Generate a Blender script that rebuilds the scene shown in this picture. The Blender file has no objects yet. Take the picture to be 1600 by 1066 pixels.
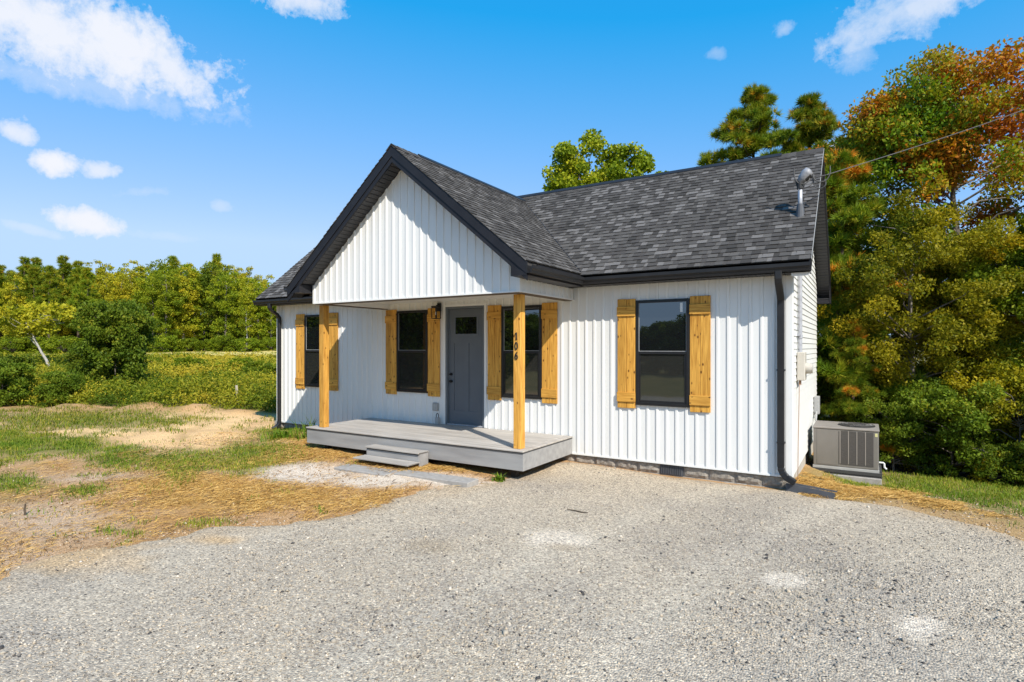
import bpy, math, random
import numpy as np
from mathutils import Vector, Matrix
random.seed(7)
RNG = np.random.default_rng(11)
R = math.radians
scene = bpy.context.scene
COL = scene.collection

# ------------------------------------------------------------------ camera
CAM = np.array([0.961, -9.573, 1.964]); YAW = 0.556
cd = bpy.data.cameras.new('camera'); cam = bpy.data.objects.new('camera', cd); COL.objects.link(cam)
cam.location = CAM; cam.rotation_euler = (R(90), 0, YAW)
cd.sensor_width = 36; cd.lens = 36 * 891.5 / 1600; cd.shift_y = 0.0057
cd.clip_start = 0.05; cd.clip_end = 3000
scene.camera = cam

# ------------------------------------------------------------------ sky, sun, exposure
SUN = Vector((1.5, -1.0, 1.62)).normalized()
world = bpy.data.worlds.new('World'); scene.world = world; world.use_nodes = True
W = world.node_tree; W.nodes.clear()
def wn(t, **k):
    n = W.nodes.new(t)
    for a, b in k.items(): setattr(n, a, b)
    return n
sky = wn('ShaderNodeTexSky', sky_type='NISHITA', sun_disc=False)
sky.sun_elevation = math.asin(SUN.z); sky.sun_rotation = math.atan2(SUN.x, SUN.y)
sky.altitude = 200; sky.air_density = 1.0; sky.dust_density = 0.35; sky.ozone_density = 2.2
SKYG = ((2.15, 5.4, 0.50), (0.60, 0.82, 0.74), (0.30, 1.08, 1.02))   # photograph-like development of the sky's own colour, all round the dome
hs = wn('ShaderNodeHueSaturation'); hs.inputs['Saturation'].default_value = 1.0; hs.inputs['Value'].default_value = 1.0
SKS = 0.1614
def grade(col, spec):
    sp = wn('ShaderNodeSeparateColor'); W.links.new(col, sp.inputs[0]); cb = wn('ShaderNodeCombineColor')
    for i, (g, k, lim) in enumerate(spec):
        m = wn('ShaderNodeMath', operation='MULTIPLY'); W.links.new(sp.outputs[i], m.inputs[0]); m.inputs[1].default_value = SKS
        p = wn('ShaderNodeMath', operation='POWER'); W.links.new(m.outputs[0], p.inputs[0]); p.inputs[1].default_value = g
        q = wn('ShaderNodeMath', operation='MULTIPLY'); W.links.new(p.outputs[0], q.inputs[0]); q.inputs[1].default_value = k / SKS
        c = wn('ShaderNodeMath', operation='MINIMUM'); W.links.new(q.outputs[0], c.inputs[0]); c.inputs[1].default_value = lim / SKS
        if i: W.links.new(c.outputs[0], cb.inputs[i])
        if i == 1:   # the red of a clear sky follows its green
            e = wn('ShaderNodeMath', operation='MULTIPLY_ADD'); W.links.new(c.outputs[0], e.inputs[0]); e.inputs[1].default_value = 1.40; e.inputs[2].default_value = -0.515 / SKS
            f = wn('ShaderNodeMath', operation='MAXIMUM'); W.links.new(e.outputs[0], f.inputs[0]); f.inputs[1].default_value = 0.02 / SKS; W.links.new(f.outputs[0], cb.inputs[0])
    return cb.outputs[0]
W.links.new(grade(sky.outputs[0], SKYG), hs.inputs['Color'])
def wmath(op, a, b=None, c=None, clamp=False):
    n = wn('ShaderNodeMath', operation=op, use_clamp=clamp)
    for i, v in enumerate((a, b, c)):
        if v is None: continue
        if isinstance(v, (int, float)): n.inputs[i].default_value = v
        else: W.links.new(v, n.inputs[i])
    return n.outputs[0]
tc = wn('ShaderNodeTexCoord')
def wnoise(scale, detail, rough, dist=0.0):
    n = wn('ShaderNodeTexNoise'); n.inputs['Scale'].default_value = scale; n.inputs['Detail'].default_value = detail
    n.inputs['Roughness'].default_value = rough; n.inputs['Distortion'].default_value = dist
    W.links.new(tc.outputs['Generated'], n.inputs['Vector']); return n.outputs[0]
N1 = wnoise(11, 8, 0.62, 0.3); N2 = wnoise(46, 8, 0.66, 0.2)
def skydir(u, v):
    a = (u - 800) / 891.5; b = (542 - v) / 891.5; c, s = math.cos(YAW), math.sin(YAW)
    return Vector((-s + a * c, c + a * s, b)).normalized()
# each cloud: direction, angular half sizes, tilt, softness, strength
CLOUDS = [((70, 45), 0.20, 0.075, -0.05, 0.95), ((190, 62), 0.13, 0.062, -0.3, 0.97), ((262, 100), 0.085, 0.042, -0.75, 0.9), ((10, 15), 0.17, 0.07, 0.0, 0.9), ((130, 130), 0.20, 0.03, 0.0, 0.35),
          ((86, 254), 0.034, 0.019, 0.1, 1.0), ((157, 267), 0.028, 0.015, 0.1, 0.75), ((20, 206), 0.026, 0.016, -0.3, 0.8),
          ((138, 346), 0.050, 0.022, -0.05, 1.0), ((475, 2), 0.085, 0.030, 0.0, 0.8), ((1395, 22), 0.11, 0.055, 0.25, 0.6),
          ((1470, -10), 0.13, 0.04, 0.1, 0.7), ((1345, 72), 0.045, 0.035, 0.9, 0.32), ((1225, 46), 0.022, 0.014, 0, 0.40), ((1118, 82), 0.022, 0.014, 0, 0.25),
          ((345, 323), 0.018, 0.012, 0, 0.3), ((715, 278), 0.03, 0.010, -0.5, 0.3), ((1312, 236), 0.03, 0.022, 0, 0.7), ((45, 357), 0.04, 0.008, -.2, 0.28), ((225, 300), 0.05, 0.012, 0.2, 0.2), ((265, 370), 0.06, 0.01, 0.0, 0.15),
          ((-450, 120), 0.2, 0.07, 0.1, 0.9), ((-900, 30), 0.25, 0.09, -0.1, 0.9), ((2300, 100), 0.22, 0.08, 0.1, 0.8), ((2000, -250), 0.2, 0.1, 0.2, 0.7)]
total = None
def dot(vec):
    n = wn('ShaderNodeVectorMath', operation='DOT_PRODUCT'); W.links.new(tc.outputs['Generated'], n.inputs[0]); n.inputs[1].default_value = vec
    return n.outputs['Value']
nn = wmath('ADD', wmath('MULTIPLY', wmath('SUBTRACT', N1, 0.5), 2.0), wmath('MULTIPLY', wmath('SUBTRACT', N2, 0.5), 1.3))
for (px, ra, rb, tilt, st) in CLOUDS:
    D = skydir(*px); Rt = D.cross(Vector((0, 0, 1))).normalized(); U = Rt.cross(D)
    A = Rt * math.cos(tilt) + U * math.sin(tilt); B = -Rt * math.sin(tilt) + U * math.cos(tilt)
    a = wmath('DIVIDE', dot(A), ra); b = wmath('DIVIDE', dot(B), rb); f = dot(D)
    # distance from the cloud's middle, in units of its size
    r2 = wmath('ADD', wmath('MULTIPLY', a, a), wmath('MULTIPLY', b, b))
    m = wmath('ADD', wmath('SUBTRACT', 0.85, wmath('SQRT', r2)), nn)
    m = wmath('MULTIPLY', wmath('MULTIPLY', m, 1.25, clamp=True), wmath('GREATER_THAN', f, 0.2))
    m = wmath('MULTIPLY', wmath('MULTIPLY', m, wmath('SUBTRACT', 2.0, m)), st)
    total = m if total is None else wmath('MAXIMUM', total, m)
mixc = wn('ShaderNodeMix', data_type='RGBA'); W.links.new(total, mixc.inputs['Factor'])
W.links.new(hs.outputs[0], mixc.inputs[6]); mixc.inputs[7].default_value = (5.6, 5.75, 6.2, 1)
bg = wn('ShaderNodeBackground'); bg.inputs['Strength'].default_value = 0.105
W.links.new(mixc.outputs[2], bg.inputs['Color'])
wo = wn('ShaderNodeOutputWorld'); W.links.new(bg.outputs[0], wo.inputs['Surface'])

sl = bpy.data.lights.new('sun', 'SUN'); sl.energy = 4.2; sl.angle = R(0.53); sl.color = (1.0, 0.935, 0.835)
so = bpy.data.objects.new('sun', sl); COL.objects.link(so); so.location = (20, -15, 25)
so.rotation_euler = SUN.to_track_quat('Z', 'Y').to_euler()
vs = scene.view_settings
vs.view_transform = 'Standard'; vs.look = 'None'; vs.gamma = 1.0; vs.use_curve_mapping = False; vs.exposure = 0.62

# ------------------------------------------------------------------ helpers
def wloc(o):
    v = Vector((0, 0, 0))
    while o is not None: v += o.location; o = o.parent
    return v
def link(o, parent=None):
    COL.objects.link(o)
    if parent is not None:
        o.parent = parent; o.location = -wloc(parent)
    return o
def tag(o, label=None, cat=None, group=None, kind=None):
    if label: o['label'] = label
    if cat: o['category'] = cat
    if group: o['group'] = group
    if kind: o['kind'] = kind
    return o
def empty(name, loc, label, cat, group=None):
    o = bpy.data.objects.new(name, None); COL.objects.link(o); o.location = loc; o.empty_display_size = 0.3
    return tag(o, label, cat, group)
class MB:
    def __init__(s): s.v = []; s.f = []; s.m = []
    def add(s, vs_, fs, mi=0):
        b = len(s.v); s.v += [tuple(q) for q in vs_]
        for f in fs: s.f.append(tuple(b + i for i in f)); s.m.append(mi)
    def box(s, x0, x1, y0, y1, z0, z1, mi=0):
        s.add([(x0, y0, z0), (x1, y0, z0), (x1, y1, z0), (x0, y1, z0), (x0, y0, z1), (x1, y0, z1), (x1, y1, z1), (x0, y1, z1)],
              [(0, 3, 2, 1), (4, 5, 6, 7), (0, 1, 5, 4), (1, 2, 6, 5), (2, 3, 7, 6), (3, 0, 4, 7)], mi)
        return s
    def cbox(s, x0, x1, y0, y1, z0, z1, c=0.006, mi=0):
        # box with chamfered edges
        X = (x0, x1); Y = (y0, y1); Z = (z0, z1); vid = {}; vv = []
        for i in (0, 1):
            for j in (0, 1):
                for k in (0, 1):
                    sx, sy, sz = (1 - 2 * i) * c, (1 - 2 * j) * c, (1 - 2 * k) * c
                    p = (X[i], Y[j], Z[k])
                    vid[i, j, k, 0] = len(vv); vv.append((p[0], p[1] + sy, p[2] + sz))
                    vid[i, j, k, 1] = len(vv); vv.append((p[0] + sx, p[1], p[2] + sz))
                    vid[i, j, k, 2] = len(vv); vv.append((p[0] + sx, p[1] + sy, p[2]))
        F = []; g = lambda i, j, k, a: vid[i, j, k, a]
        for q in (0, 1):
            F += [[g(q, 0, 0, 0), g(q, 1, 0, 0), g(q, 1, 1, 0), g(q, 0, 1, 0)], [g(0, q, 0, 1), g(1, q, 0, 1), g(1, q, 1, 1), g(0, q, 1, 1)], [g(0, 0, q, 2), g(1, 0, q, 2), g(1, 1, q, 2), g(0, 1, q, 2)]]
        for p in (0, 1):
            for q in (0, 1):
                F += [[g(0, p, q, 1), g(1, p, q, 1), g(1, p, q, 2), g(0, p, q, 2)], [g(p, 0, q, 0), g(p, 1, q, 0), g(p, 1, q, 2), g(p, 0, q, 2)], [g(p, q, 0, 0), g(p, q, 1, 0), g(p, q, 1, 1), g(p, q, 0, 1)]]
                for r in (0, 1): F.append([g(p, q, r, 0), g(p, q, r, 1), g(p, q, r, 2)])
        cen = Vector(((x0 + x1) / 2, (y0 + y1) / 2, (z0 + z1) / 2)); out = []
        for f in F:
            a, b, d = (Vector(vv[i]) for i in f[:3]); n = (b - a).cross(d - a)
            out.append(f if n.dot(a - cen) > 0 else f[::-1])
        s.add(vv, out, mi); return s
    def prism(s, poly, axis, a, b, mi=0):
        # poly: 2-D points; axis 'y': (x,z); axis 'x': (y,z); axis 'z': (x,y)
        def P(q, t): return {'y': (q[0], t, q[1]), 'x': (t, q[0], q[1]), 'z': (q[0], q[1], t)}[axis]
        n = len(poly); vv = [P(q, a) for q in poly] + [P(q, b) for q in poly]
        fs = [tuple(range(n)), tuple(range(2 * n - 1, n - 1, -1))] + [(i, n + i, n + (i + 1) % n, (i + 1) % n) for i in range(n)]
        s.add(vv, fs, mi); return s
    def tube(s, pts, r, n=8, mi=0, caps=True):
        pts = [Vector(p) for p in pts]; rr = r if isinstance(r, (list, tuple)) else [r] * len(pts)
        b = len(s.v); prev = None
        for i, p in enumerate(pts):
            t = (pts[min(i + 1, len(pts) - 1)] - pts[max(i - 1, 0)]).normalized()
            if prev is None:
                u = t.cross(Vector((0, 0, 1)));
                if u.length < 1e-3: u = t.cross(Vector((1, 0, 0)))
            else: u = prev - t * prev.dot(t)
            u.normalize(); w = t.cross(u); prev = u
            for k in range(n):
                a = 2 * math.pi * k / n; s.v.append(tuple(p + (u * math.cos(a) + w * math.sin(a)) * rr[i]))
        for i in range(len(pts) - 1):
            for k in range(n):
                s.f.append((b + i * n + k, b + i * n + (k + 1) % n, b + (i + 1) * n + (k + 1) % n, b + (i + 1) * n + k)); s.m.append(mi)
        if caps:
            s.f.append(tuple(b + k for k in range(n))[::-1]); s.m.append(mi)
            e = b + (len(pts) - 1) * n; s.f.append(tuple(e + k for k in range(n))); s.m.append(mi)
        return s
    def sweep(s, path, prof, closed=True, mi=0):
        # path: list of (point, right-vector, up-vector); prof: 2-D points
        b = len(s.v); n = len(prof)
        for p, r, u in path:
            for (a, c) in prof: s.v.append(tuple(Vector(p) + Vector(r) * a + Vector(u) * c))
        for i in range(len(path) - 1):
            for k in range(n if closed else n - 1):
                s.f.append((b + i * n + k, b + i * n + (k + 1) % n, b + (i + 1) * n + (k + 1) % n, b + (i + 1) * n + k)); s.m.append(mi)
        if closed:
            s.f.append(tuple(b + k for k in range(n))[::-1]); s.m.append(mi)
            e = b + (len(path) - 1) * n; s.f.append(tuple(e + k for k in range(n))); s.m.append(mi)
        return s
    def mesh(s, name, mats, smooth=False):
        me = bpy.data.meshes.new(name); me.from_pydata(s.v, [], s.f)
        for m in (mats if isinstance(mats, (list, tuple)) else [mats]): me.materials.append(m)
        if any(s.m): me.polygons.foreach_set('material_index', s.m)
        if smooth: me.polygons.foreach_set('use_smooth', [True] * len(s.f))
        me.update(); return me
    def build(s, name, mats, parent=None, smooth=False, fix=True, **k):
        me = s.mesh(name, mats, smooth)
        if fix:
            import bmesh
            bm = bmesh.new(); bm.from_mesh(me); bmesh.ops.recalc_face_normals(bm, faces=bm.faces); bm.to_mesh(me); bm.free()
        return tag(link(bpy.data.objects.new(name, me), parent), **k)
def fast_mesh(name, V, F, mats, midx=None, attrs=None, smooth=False):
    """V (n,3), F (m,k) with one face size."""
    me = bpy.data.meshes.new(name); n, m, k = len(V), len(F), F.shape[1]
    me.vertices.add(n); me.vertices.foreach_set('co', np.ascontiguousarray(V, dtype=np.float32).ravel())
    me.loops.add(m * k); me.loops.foreach_set('vertex_index', np.ascontiguousarray(F, dtype=np.int32).ravel())
    me.polygons.add(m); me.polygons.foreach_set('loop_start', np.arange(0, m * k, k, dtype=np.int32))
    try: me.polygons.foreach_set('loop_total', np.full(m, k, dtype=np.int32))
    except Exception: pass
    for q in (mats if isinstance(mats, (list, tuple)) else [mats]): me.materials.append(q)
    if midx is not None: me.polygons.foreach_set('material_index', np.asarray(midx, dtype=np.int32))
    if smooth: me.polygons.foreach_set('use_smooth', np.ones(m, dtype=bool))
    me.update(calc_edges=True)
    for nm, (typ, dom, arr) in (attrs or {}).items():
        at = me.attributes.new(nm, typ, dom)
        if typ == 'FLOAT': at.data.foreach_set('value', np.asarray(arr, dtype=np.float32).ravel())
        else: at.data.foreach_set('color', np.asarray(arr, dtype=np.float32).ravel())
    return me
# value noise on numpy arrays
_H = np.random.default_rng(5).random((256, 256))
def vnoise(x, y):
    xi = np.floor(x).astype(int); yi = np.floor(y).astype(int); fx = x - xi; fy = y - yi
    fx = fx * fx * (3 - 2 * fx); fy = fy * fy * (3 - 2 * fy)
    h = lambda a, b: _H[a % 256, b % 256]
    return (h(xi, yi) * (1 - fx) + h(xi + 1, yi) * fx) * (1 - fy) + (h(xi, yi + 1) * (1 - fx) + h(xi + 1, yi + 1) * fx) * fy
def fbm(x, y, o=4, g=0.5):
    s = 0; a = 1; t = 0
    for i in range(o):
        s = s + a * vnoise(x * 2 ** i + 17.3 * i, y * 2 ** i + 5.1 * i); t += a; a *= g
    return s / t - 0.5
def sstep(a, b, x):
    t = np.clip((x - a) / (b - a), 0, 1); return t * t * (3 - 2 * t)

# ------------------------------------------------------------------ materials
def M(name, c1, c2=None, scale=8.0, rough=0.6, bump=0.0, bscale=60.0, rnd=0.0, metal=0.0, spec=0.4, stretch=(1, 1, 1), detail=5, ramp=(0.3, 0.7), dirt=None):
    m = bpy.data.materials.new(name); m.use_nodes = True; T = m.node_tree; N = T.nodes; L = T.links
    p = N['Principled BSDF']; p.inputs['Roughness'].default_value = rough; p.inputs['Metallic'].default_value = metal
    p.inputs['Specular IOR Level'].default_value = spec
    c2 = c2 or tuple(q * 0.9 for q in c1)
    co = N.new('ShaderNodeTexCoord'); mp = N.new('ShaderNodeMapping'); mp.inputs['Scale'].default_value = stretch
    L.new(co.outputs['Object'], mp.inputs['Vector'])
    oi = N.new('ShaderNodeObjectInfo')
    of = N.new('ShaderNodeVectorMath'); of.operation = 'ADD'; L.new(mp.outputs[0], of.inputs[0])
    sc_ = N.new('ShaderNodeMath'); sc_.operation = 'MULTIPLY'; sc_.inputs[1].default_value = 37.0 if rnd else 0.0
    L.new(oi.outputs['Random'], sc_.inputs[0]); L.new(sc_.outputs[0], of.inputs[1])
    n = N.new('ShaderNodeTexNoise'); n.inputs['Scale'].default_value = scale; n.inputs['Detail'].default_value = detail
    L.new(of.outputs[0], n.inputs['Vector'])
    r = N.new('ShaderNodeValToRGB'); r.color_ramp.elements[0].position = ramp[0]; r.color_ramp.elements[1].position = ramp[1]
    r.color_ramp.elements[0].color = (*c1, 1); r.color_ramp.elements[1].color = (*c2, 1)
    L.new(n.outputs[0], r.inputs[0]); out = r.outputs[0]
    if rnd:
        mr = N.new('ShaderNodeMapRange'); mr.inputs[3].default_value = 1 - rnd; mr.inputs[4].default_value = 1 + rnd
        L.new(oi.outputs['Random'], mr.inputs[0])
        mu = N.new('ShaderNodeVectorMath'); mu.operation = 'SCALE'; L.new(out, mu.inputs[0]); L.new(mr.outputs[0], mu.inputs['Scale']); out = mu.outputs[0]
    L.new(out, p.inputs['Base Color'])
    if bump:
        n2 = N.new('ShaderNodeTexNoise'); n2.inputs['Scale'].default_value = bscale; n2.inputs['Detail'].default_value = 4
        L.new(of.outputs[0], n2.inputs['Vector'])
        b = N.new('ShaderNodeBump'); b.inputs['Strength'].default_value = bump; b.inputs['Distance'].default_value = 0.01
        L.new(n2.outputs[0], b.inputs['Height']); L.new(b.outputs[0], p.inputs['Normal'])
    return m
def wood(name, c1, c2, axis, knot=True):
    m = bpy.data.materials.new(name); m.use_nodes = True; T = m.node_tree; N = T.nodes; L = T.links
    p = N['Principled BSDF']; p.inputs['Roughness'].default_value = 0.62; p.inputs['Specular IOR Level'].default_value = 0.3
    co = N.new('ShaderNodeTexCoord'); oi = N.new('ShaderNodeObjectInfo')
    sc_ = N.new('ShaderNodeMath'); sc_.operation = 'MULTIPLY'; sc_.inputs[1].default_value = 53.0; L.new(oi.outputs['Random'], sc_.inputs[0])
    of = N.new('ShaderNodeVectorMath'); of.operation = 'ADD'; L.new(co.outputs['Object'], of.inputs[0]); L.new(sc_.outputs[0], of.inputs[1])
    mp = N.new('ShaderNodeMapping'); L.new(of.outputs[0], mp.inputs['Vector'])
    mp.inputs['Scale'].default_value = {'z': (1, 1, 0.07), 'x': (0.07, 1, 1)}[axis]
    n = N.new('ShaderNodeTexNoise'); n.inputs['Scale'].default_value = 38; n.inputs['Detail'].default_value = 5; n.inputs['Distortion'].default_value = 0.6
    L.new(mp.outputs[0], n.inputs['Vector'])
    r = N.new('ShaderNodeValToRGB'); r.color_ramp.elements[0].position = 0.28; r.color_ramp.elements[1].position = 0.68
    r.color_ramp.elements[0].color = (*c1, 1); r.color_ramp.elements[1].color = (*c2, 1); L.new(n.outputs[0], r.inputs[0])
    out = r.outputs[0]
    if knot:
        mk = N.new('ShaderNodeMapping'); L.new(of.outputs[0], mk.inputs['Vector']); mk.inputs['Scale'].default_value = (11, 11, 6.5) if axis == 'z' else (6.5, 11, 11)
        vo = N.new('ShaderNodeTexVoronoi'); vo.inputs['Scale'].default_value = 1.0; L.new(mk.outputs[0], vo.inputs['Vector'])
        kr = N.new('ShaderNodeValToRGB'); kr.color_ramp.elements[0].position = 0.09; kr.color_ramp.elements[1].position = 0.20
        kr.color_ramp.elements[0].color = (1, 1, 1, 1); kr.color_ramp.elements[1].color = (0, 0, 0, 1); L.new(vo.outputs['Distance'], kr.inputs[0])
        mx = N.new('ShaderNodeMix'); mx.data_type = 'RGBA'; L.new(kr.outputs[0], mx.inputs['Factor']); L.new(out, mx.inputs[6]); mx.inputs[7].default_value = (c1[0] * 0.3, c1[1] * 0.25, c1[2] * 0.3, 1)
        out = mx.outputs[2]
    mr = N.new('ShaderNodeMapRange'); mr.inputs[3].default_value = 0.85; mr.inputs[4].default_value = 1.12; L.new(oi.outputs['Random'], mr.inputs[0])
    mu = N.new('ShaderNodeVectorMath'); mu.operation = 'SCALE'; L.new(out, mu.inputs[0]); L.new(mr.outputs[0], mu.inputs['Scale'])
    L.new(mu.outputs[0], p.inputs['Base Color'])
    b = N.new('ShaderNodeBump'); b.inputs['Strength'].default_value = 0.25; b.inputs['Distance'].default_value = 0.004
    L.new(n.outputs[0], b.inputs['Height']); L.new(b.outputs[0], p.inputs['Normal'])
    return m
WHITE = M('white_vinyl', (0.755, 0.755, 0.73), (0.715, 0.715, 0.695), scale=3, rough=0.42, rnd=0.02, bump=0.04, bscale=25, stretch=(1, 1, 0.3))
TRIM = M('white_trim', (0.765, 0.765, 0.74), (0.735, 0.735, 0.715), scale=5, rough=0.4)
BLACK = M('black_metal', (0.016, 0.016, 0.017), (0.022, 0.022, 0.023), scale=6, rough=0.45, spec=0.3, bump=0.05, bscale=8)
FASCIA = M('black_fascia', (0.015, 0.015, 0.018), (0.020, 0.020, 0.024), scale=4, rough=0.5, spec=0.25, bump=0.05, bscale=9)
SOFFIT = M('charcoal_soffit', (0.040, 0.040, 0.044), (0.048, 0.048, 0.052), scale=6, rough=0.5)
FRAME = M('black_vinyl', (0.012, 0.012, 0.013), (0.016, 0.016, 0.017), scale=9, rough=0.35)
CEDAR = wood('cedar', (0.40, 0.175, 0.022), (0.74, 0.40, 0.075), 'z')
CEDARX = wood('cedar_cross', (0.40, 0.175, 0.022), (0.74, 0.40, 0.075), 'x')
POSTW = wood('cedar_post', (0.40, 0.175, 0.024), (0.74, 0.40, 0.08), 'z')
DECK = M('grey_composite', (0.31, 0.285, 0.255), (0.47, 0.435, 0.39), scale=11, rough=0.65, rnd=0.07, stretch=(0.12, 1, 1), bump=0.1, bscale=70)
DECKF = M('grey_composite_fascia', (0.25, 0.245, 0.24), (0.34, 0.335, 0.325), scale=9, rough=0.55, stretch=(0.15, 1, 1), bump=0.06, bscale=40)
DECKE = M('dark_composite_edge', (0.05, 0.05, 0.05), (0.075, 0.075, 0.075), scale=20, rough=0.7)
DOOR = M('slate_door', (0.105, 0.122, 0.142), (0.115, 0.132, 0.152), scale=4, rough=0.42)
DOORF = M('slate_door_frame', (0.125, 0.145, 0.165), (0.135, 0.155, 0.175), scale=4, rough=0.42)
CONC = M('grey_concrete', (0.27, 0.255, 0.235), (0.36, 0.34, 0.315), scale=14, rough=0.9, bump=0.5, bscale=90, rnd=0.06)
BLOCK = M('split_face_block', (0.22, 0.195, 0.165), (0.36, 0.33, 0.285), scale=22, rough=0.95, bump=0.9, bscale=45, rnd=0.08)
PARGE = M('stained_parging', (0.36, 0.33, 0.28), (0.50, 0.47, 0.42), scale=7, rough=0.9, bump=0.4, bscale=50, stretch=(1, 1, 0.4))
DARKG = M('dark_grey_plastic', (0.065, 0.07, 0.08), (0.085, 0.09, 0.10), scale=12, rough=0.55)
GALV = M('galvanised_steel', (0.34, 0.35, 0.38), (0.48, 0.49, 0.52), scale=18, rough=0.5, metal=0.35)
GREYP = M('grey_plastic', (0.33, 0.33, 0.32), (0.38, 0.38, 0.37), scale=9, rough=0.5)
BEIGE = M('beige_enamel', (0.47, 0.44, 0.38), (0.52, 0.49, 0.43), scale=9, rough=0.45)
ACBODY = M('taupe_enamel', (0.172, 0.160, 0.142), (0.192, 0.178, 0.160), scale=5, rough=0.45)
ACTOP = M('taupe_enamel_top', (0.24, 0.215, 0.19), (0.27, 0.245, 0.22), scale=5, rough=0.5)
ACDARK = M('coil_grille', (0.055, 0.050, 0.046), (0.085, 0.078, 0.072), scale=160, rough=0.6, stretch=(0.15, 1, 1))
STICK = M('white_sticker', (0.7, 0.72, 0.72), scale=30, rough=0.5)
YSTICK = M('yellow_sticker', (0.6, 0.58, 0.28), scale=30, rough=0.5)
WPVC = M('white_pvc', (0.72, 0.72, 0.70), rough=0.4)
RUBBER = M('black_rubber', (0.03, 0.03, 0.03), rough=0.6)
CABLE = M('grey_cable', (0.06, 0.058, 0.055), (0.10, 0.095, 0.09), scale=30, rough=0.6)
GREENY = M('brown_trim', (0.10, 0.075, 0.05), rough=0.7)
SHG = [M('shingle_%s' % n, tuple(q * 1.06 for q in c), tuple(q * 1.42 for q in c), scale=140, rough=0.95, bump=0.6, bscale=300, spec=0.2, detail=3) for n, c in
       (('black', (0.037, 0.0345, 0.032)), ('charcoal', (0.053, 0.049, 0.046)), ('slate', (0.064, 0.060, 0.056)), ('grey', (0.080, 0.075, 0.070)), ('pewter', (0.122, 0.115, 0.109)))]
def glassy(name, base, refl, rough=0.01):
    m = bpy.data.materials.new(name); m.use_nodes = True; T = m.node_tree; N = T.nodes; L = T.links; N.clear()
    d = N.new('ShaderNodeBsdfDiffuse'); d.inputs[0].default_value = (*base, 1)
    g = N.new('ShaderNodeBsdfGlossy'); g.inputs['Roughness'].default_value = rough; g.inputs[0].default_value = (0.9, 0.95, 1, 1)
    fr = N.new('ShaderNodeFresnel'); fr.inputs[0].default_value = 1.5
    a = N.new('ShaderNodeMath'); a.operation = 'ADD'; a.inputs[1].default_value = refl; a.use_clamp = True; L.new(fr.outputs[0], a.inputs[0])
    co = N.new('ShaderNodeTexCoord'); n = N.new('ShaderNodeTexNoise'); n.inputs['Scale'].default_value = 1.6; L.new(co.outputs['Object'], n.inputs['Vector'])
    b = N.new('ShaderNodeBump'); b.inputs['Strength'].default_value = 0.05; b.inputs['Distance'].default_value = 0.02; L.new(n.outputs[0], b.inputs['Height']); L.new(b.outputs[0], g.inputs['Normal'])
    mx = N.new('ShaderNodeMixShader'); L.new(a.outputs[0], mx.inputs[0]); L.new(d.outputs[0], mx.inputs[1]); L.new(g.outputs[0], mx.inputs[2])
    o = N.new('ShaderNodeOutputMaterial'); L.new(mx.outputs[0], o.inputs[0]); return m
GLASS = glassy('window_glass', (0.008, 0.009, 0.010), 0.11)
SCREEN = glassy('screened_glass', (0.024, 0.024, 0.022), 0.075, 0.03)
LAMPG = glassy('lantern_glass', (0.05, 0.05, 0.05), 0.15)
def leafmat(name, cols, trans=0.35, rough=0.55):
    m = bpy.data.materials.new(name); m.use_nodes = True; T = m.node_tree; N = T.nodes; L = T.links; N.clear()
    at = N.new('ShaderNodeAttribute'); at.attribute_name = 'tint'
    r = N.new('ShaderNodeValToRGB'); e = r.color_ramp.elements
    while len(e) < len(cols): e.new(0.5)
    for i, c in enumerate(cols): e[i].position = i / (len(cols) - 1); e[i].color = (*c, 1)
    L.new(at.outputs['Fac'], r.inputs[0])
    oi = N.new('ShaderNodeObjectInfo'); mr = N.new('ShaderNodeMapRange'); mr.inputs[3].default_value = 0.82; mr.inputs[4].default_value = 1.18; L.new(oi.outputs['Random'], mr.inputs[0])
    mu = N.new('ShaderNodeVectorMath'); mu.operation = 'SCALE'; L.new(r.outputs[0], mu.inputs[0]); L.new(mr.outputs[0], mu.inputs['Scale'])
    d = N.new('ShaderNodeBsdfPrincipled'); d.inputs['Roughness'].default_value = rough; d.inputs['Specular IOR Level'].default_value = 0.12; L.new(mu.outputs[0], d.inputs['Base Color'])
    t = N.new('ShaderNodeBsdfTranslucent'); tm = N.new('ShaderNodeVectorMath'); tm.operation = 'MULTIPLY'; L.new(mu.outputs[0], tm.inputs[0]); tm.inputs[1].default_value = (1.15, 1.15, 0.45); L.new(tm.outputs[0], t.inputs[0])
    mx = N.new('ShaderNodeMixShader'); mx.inputs[0].default_value = trans; L.new(d.outputs[0], mx.inputs[1]); L.new(t.outputs[0], mx.inputs[2])
    o = N.new('ShaderNodeOutputMaterial'); L.new(mx.outputs[0], o.inputs[0]); return m
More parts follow.
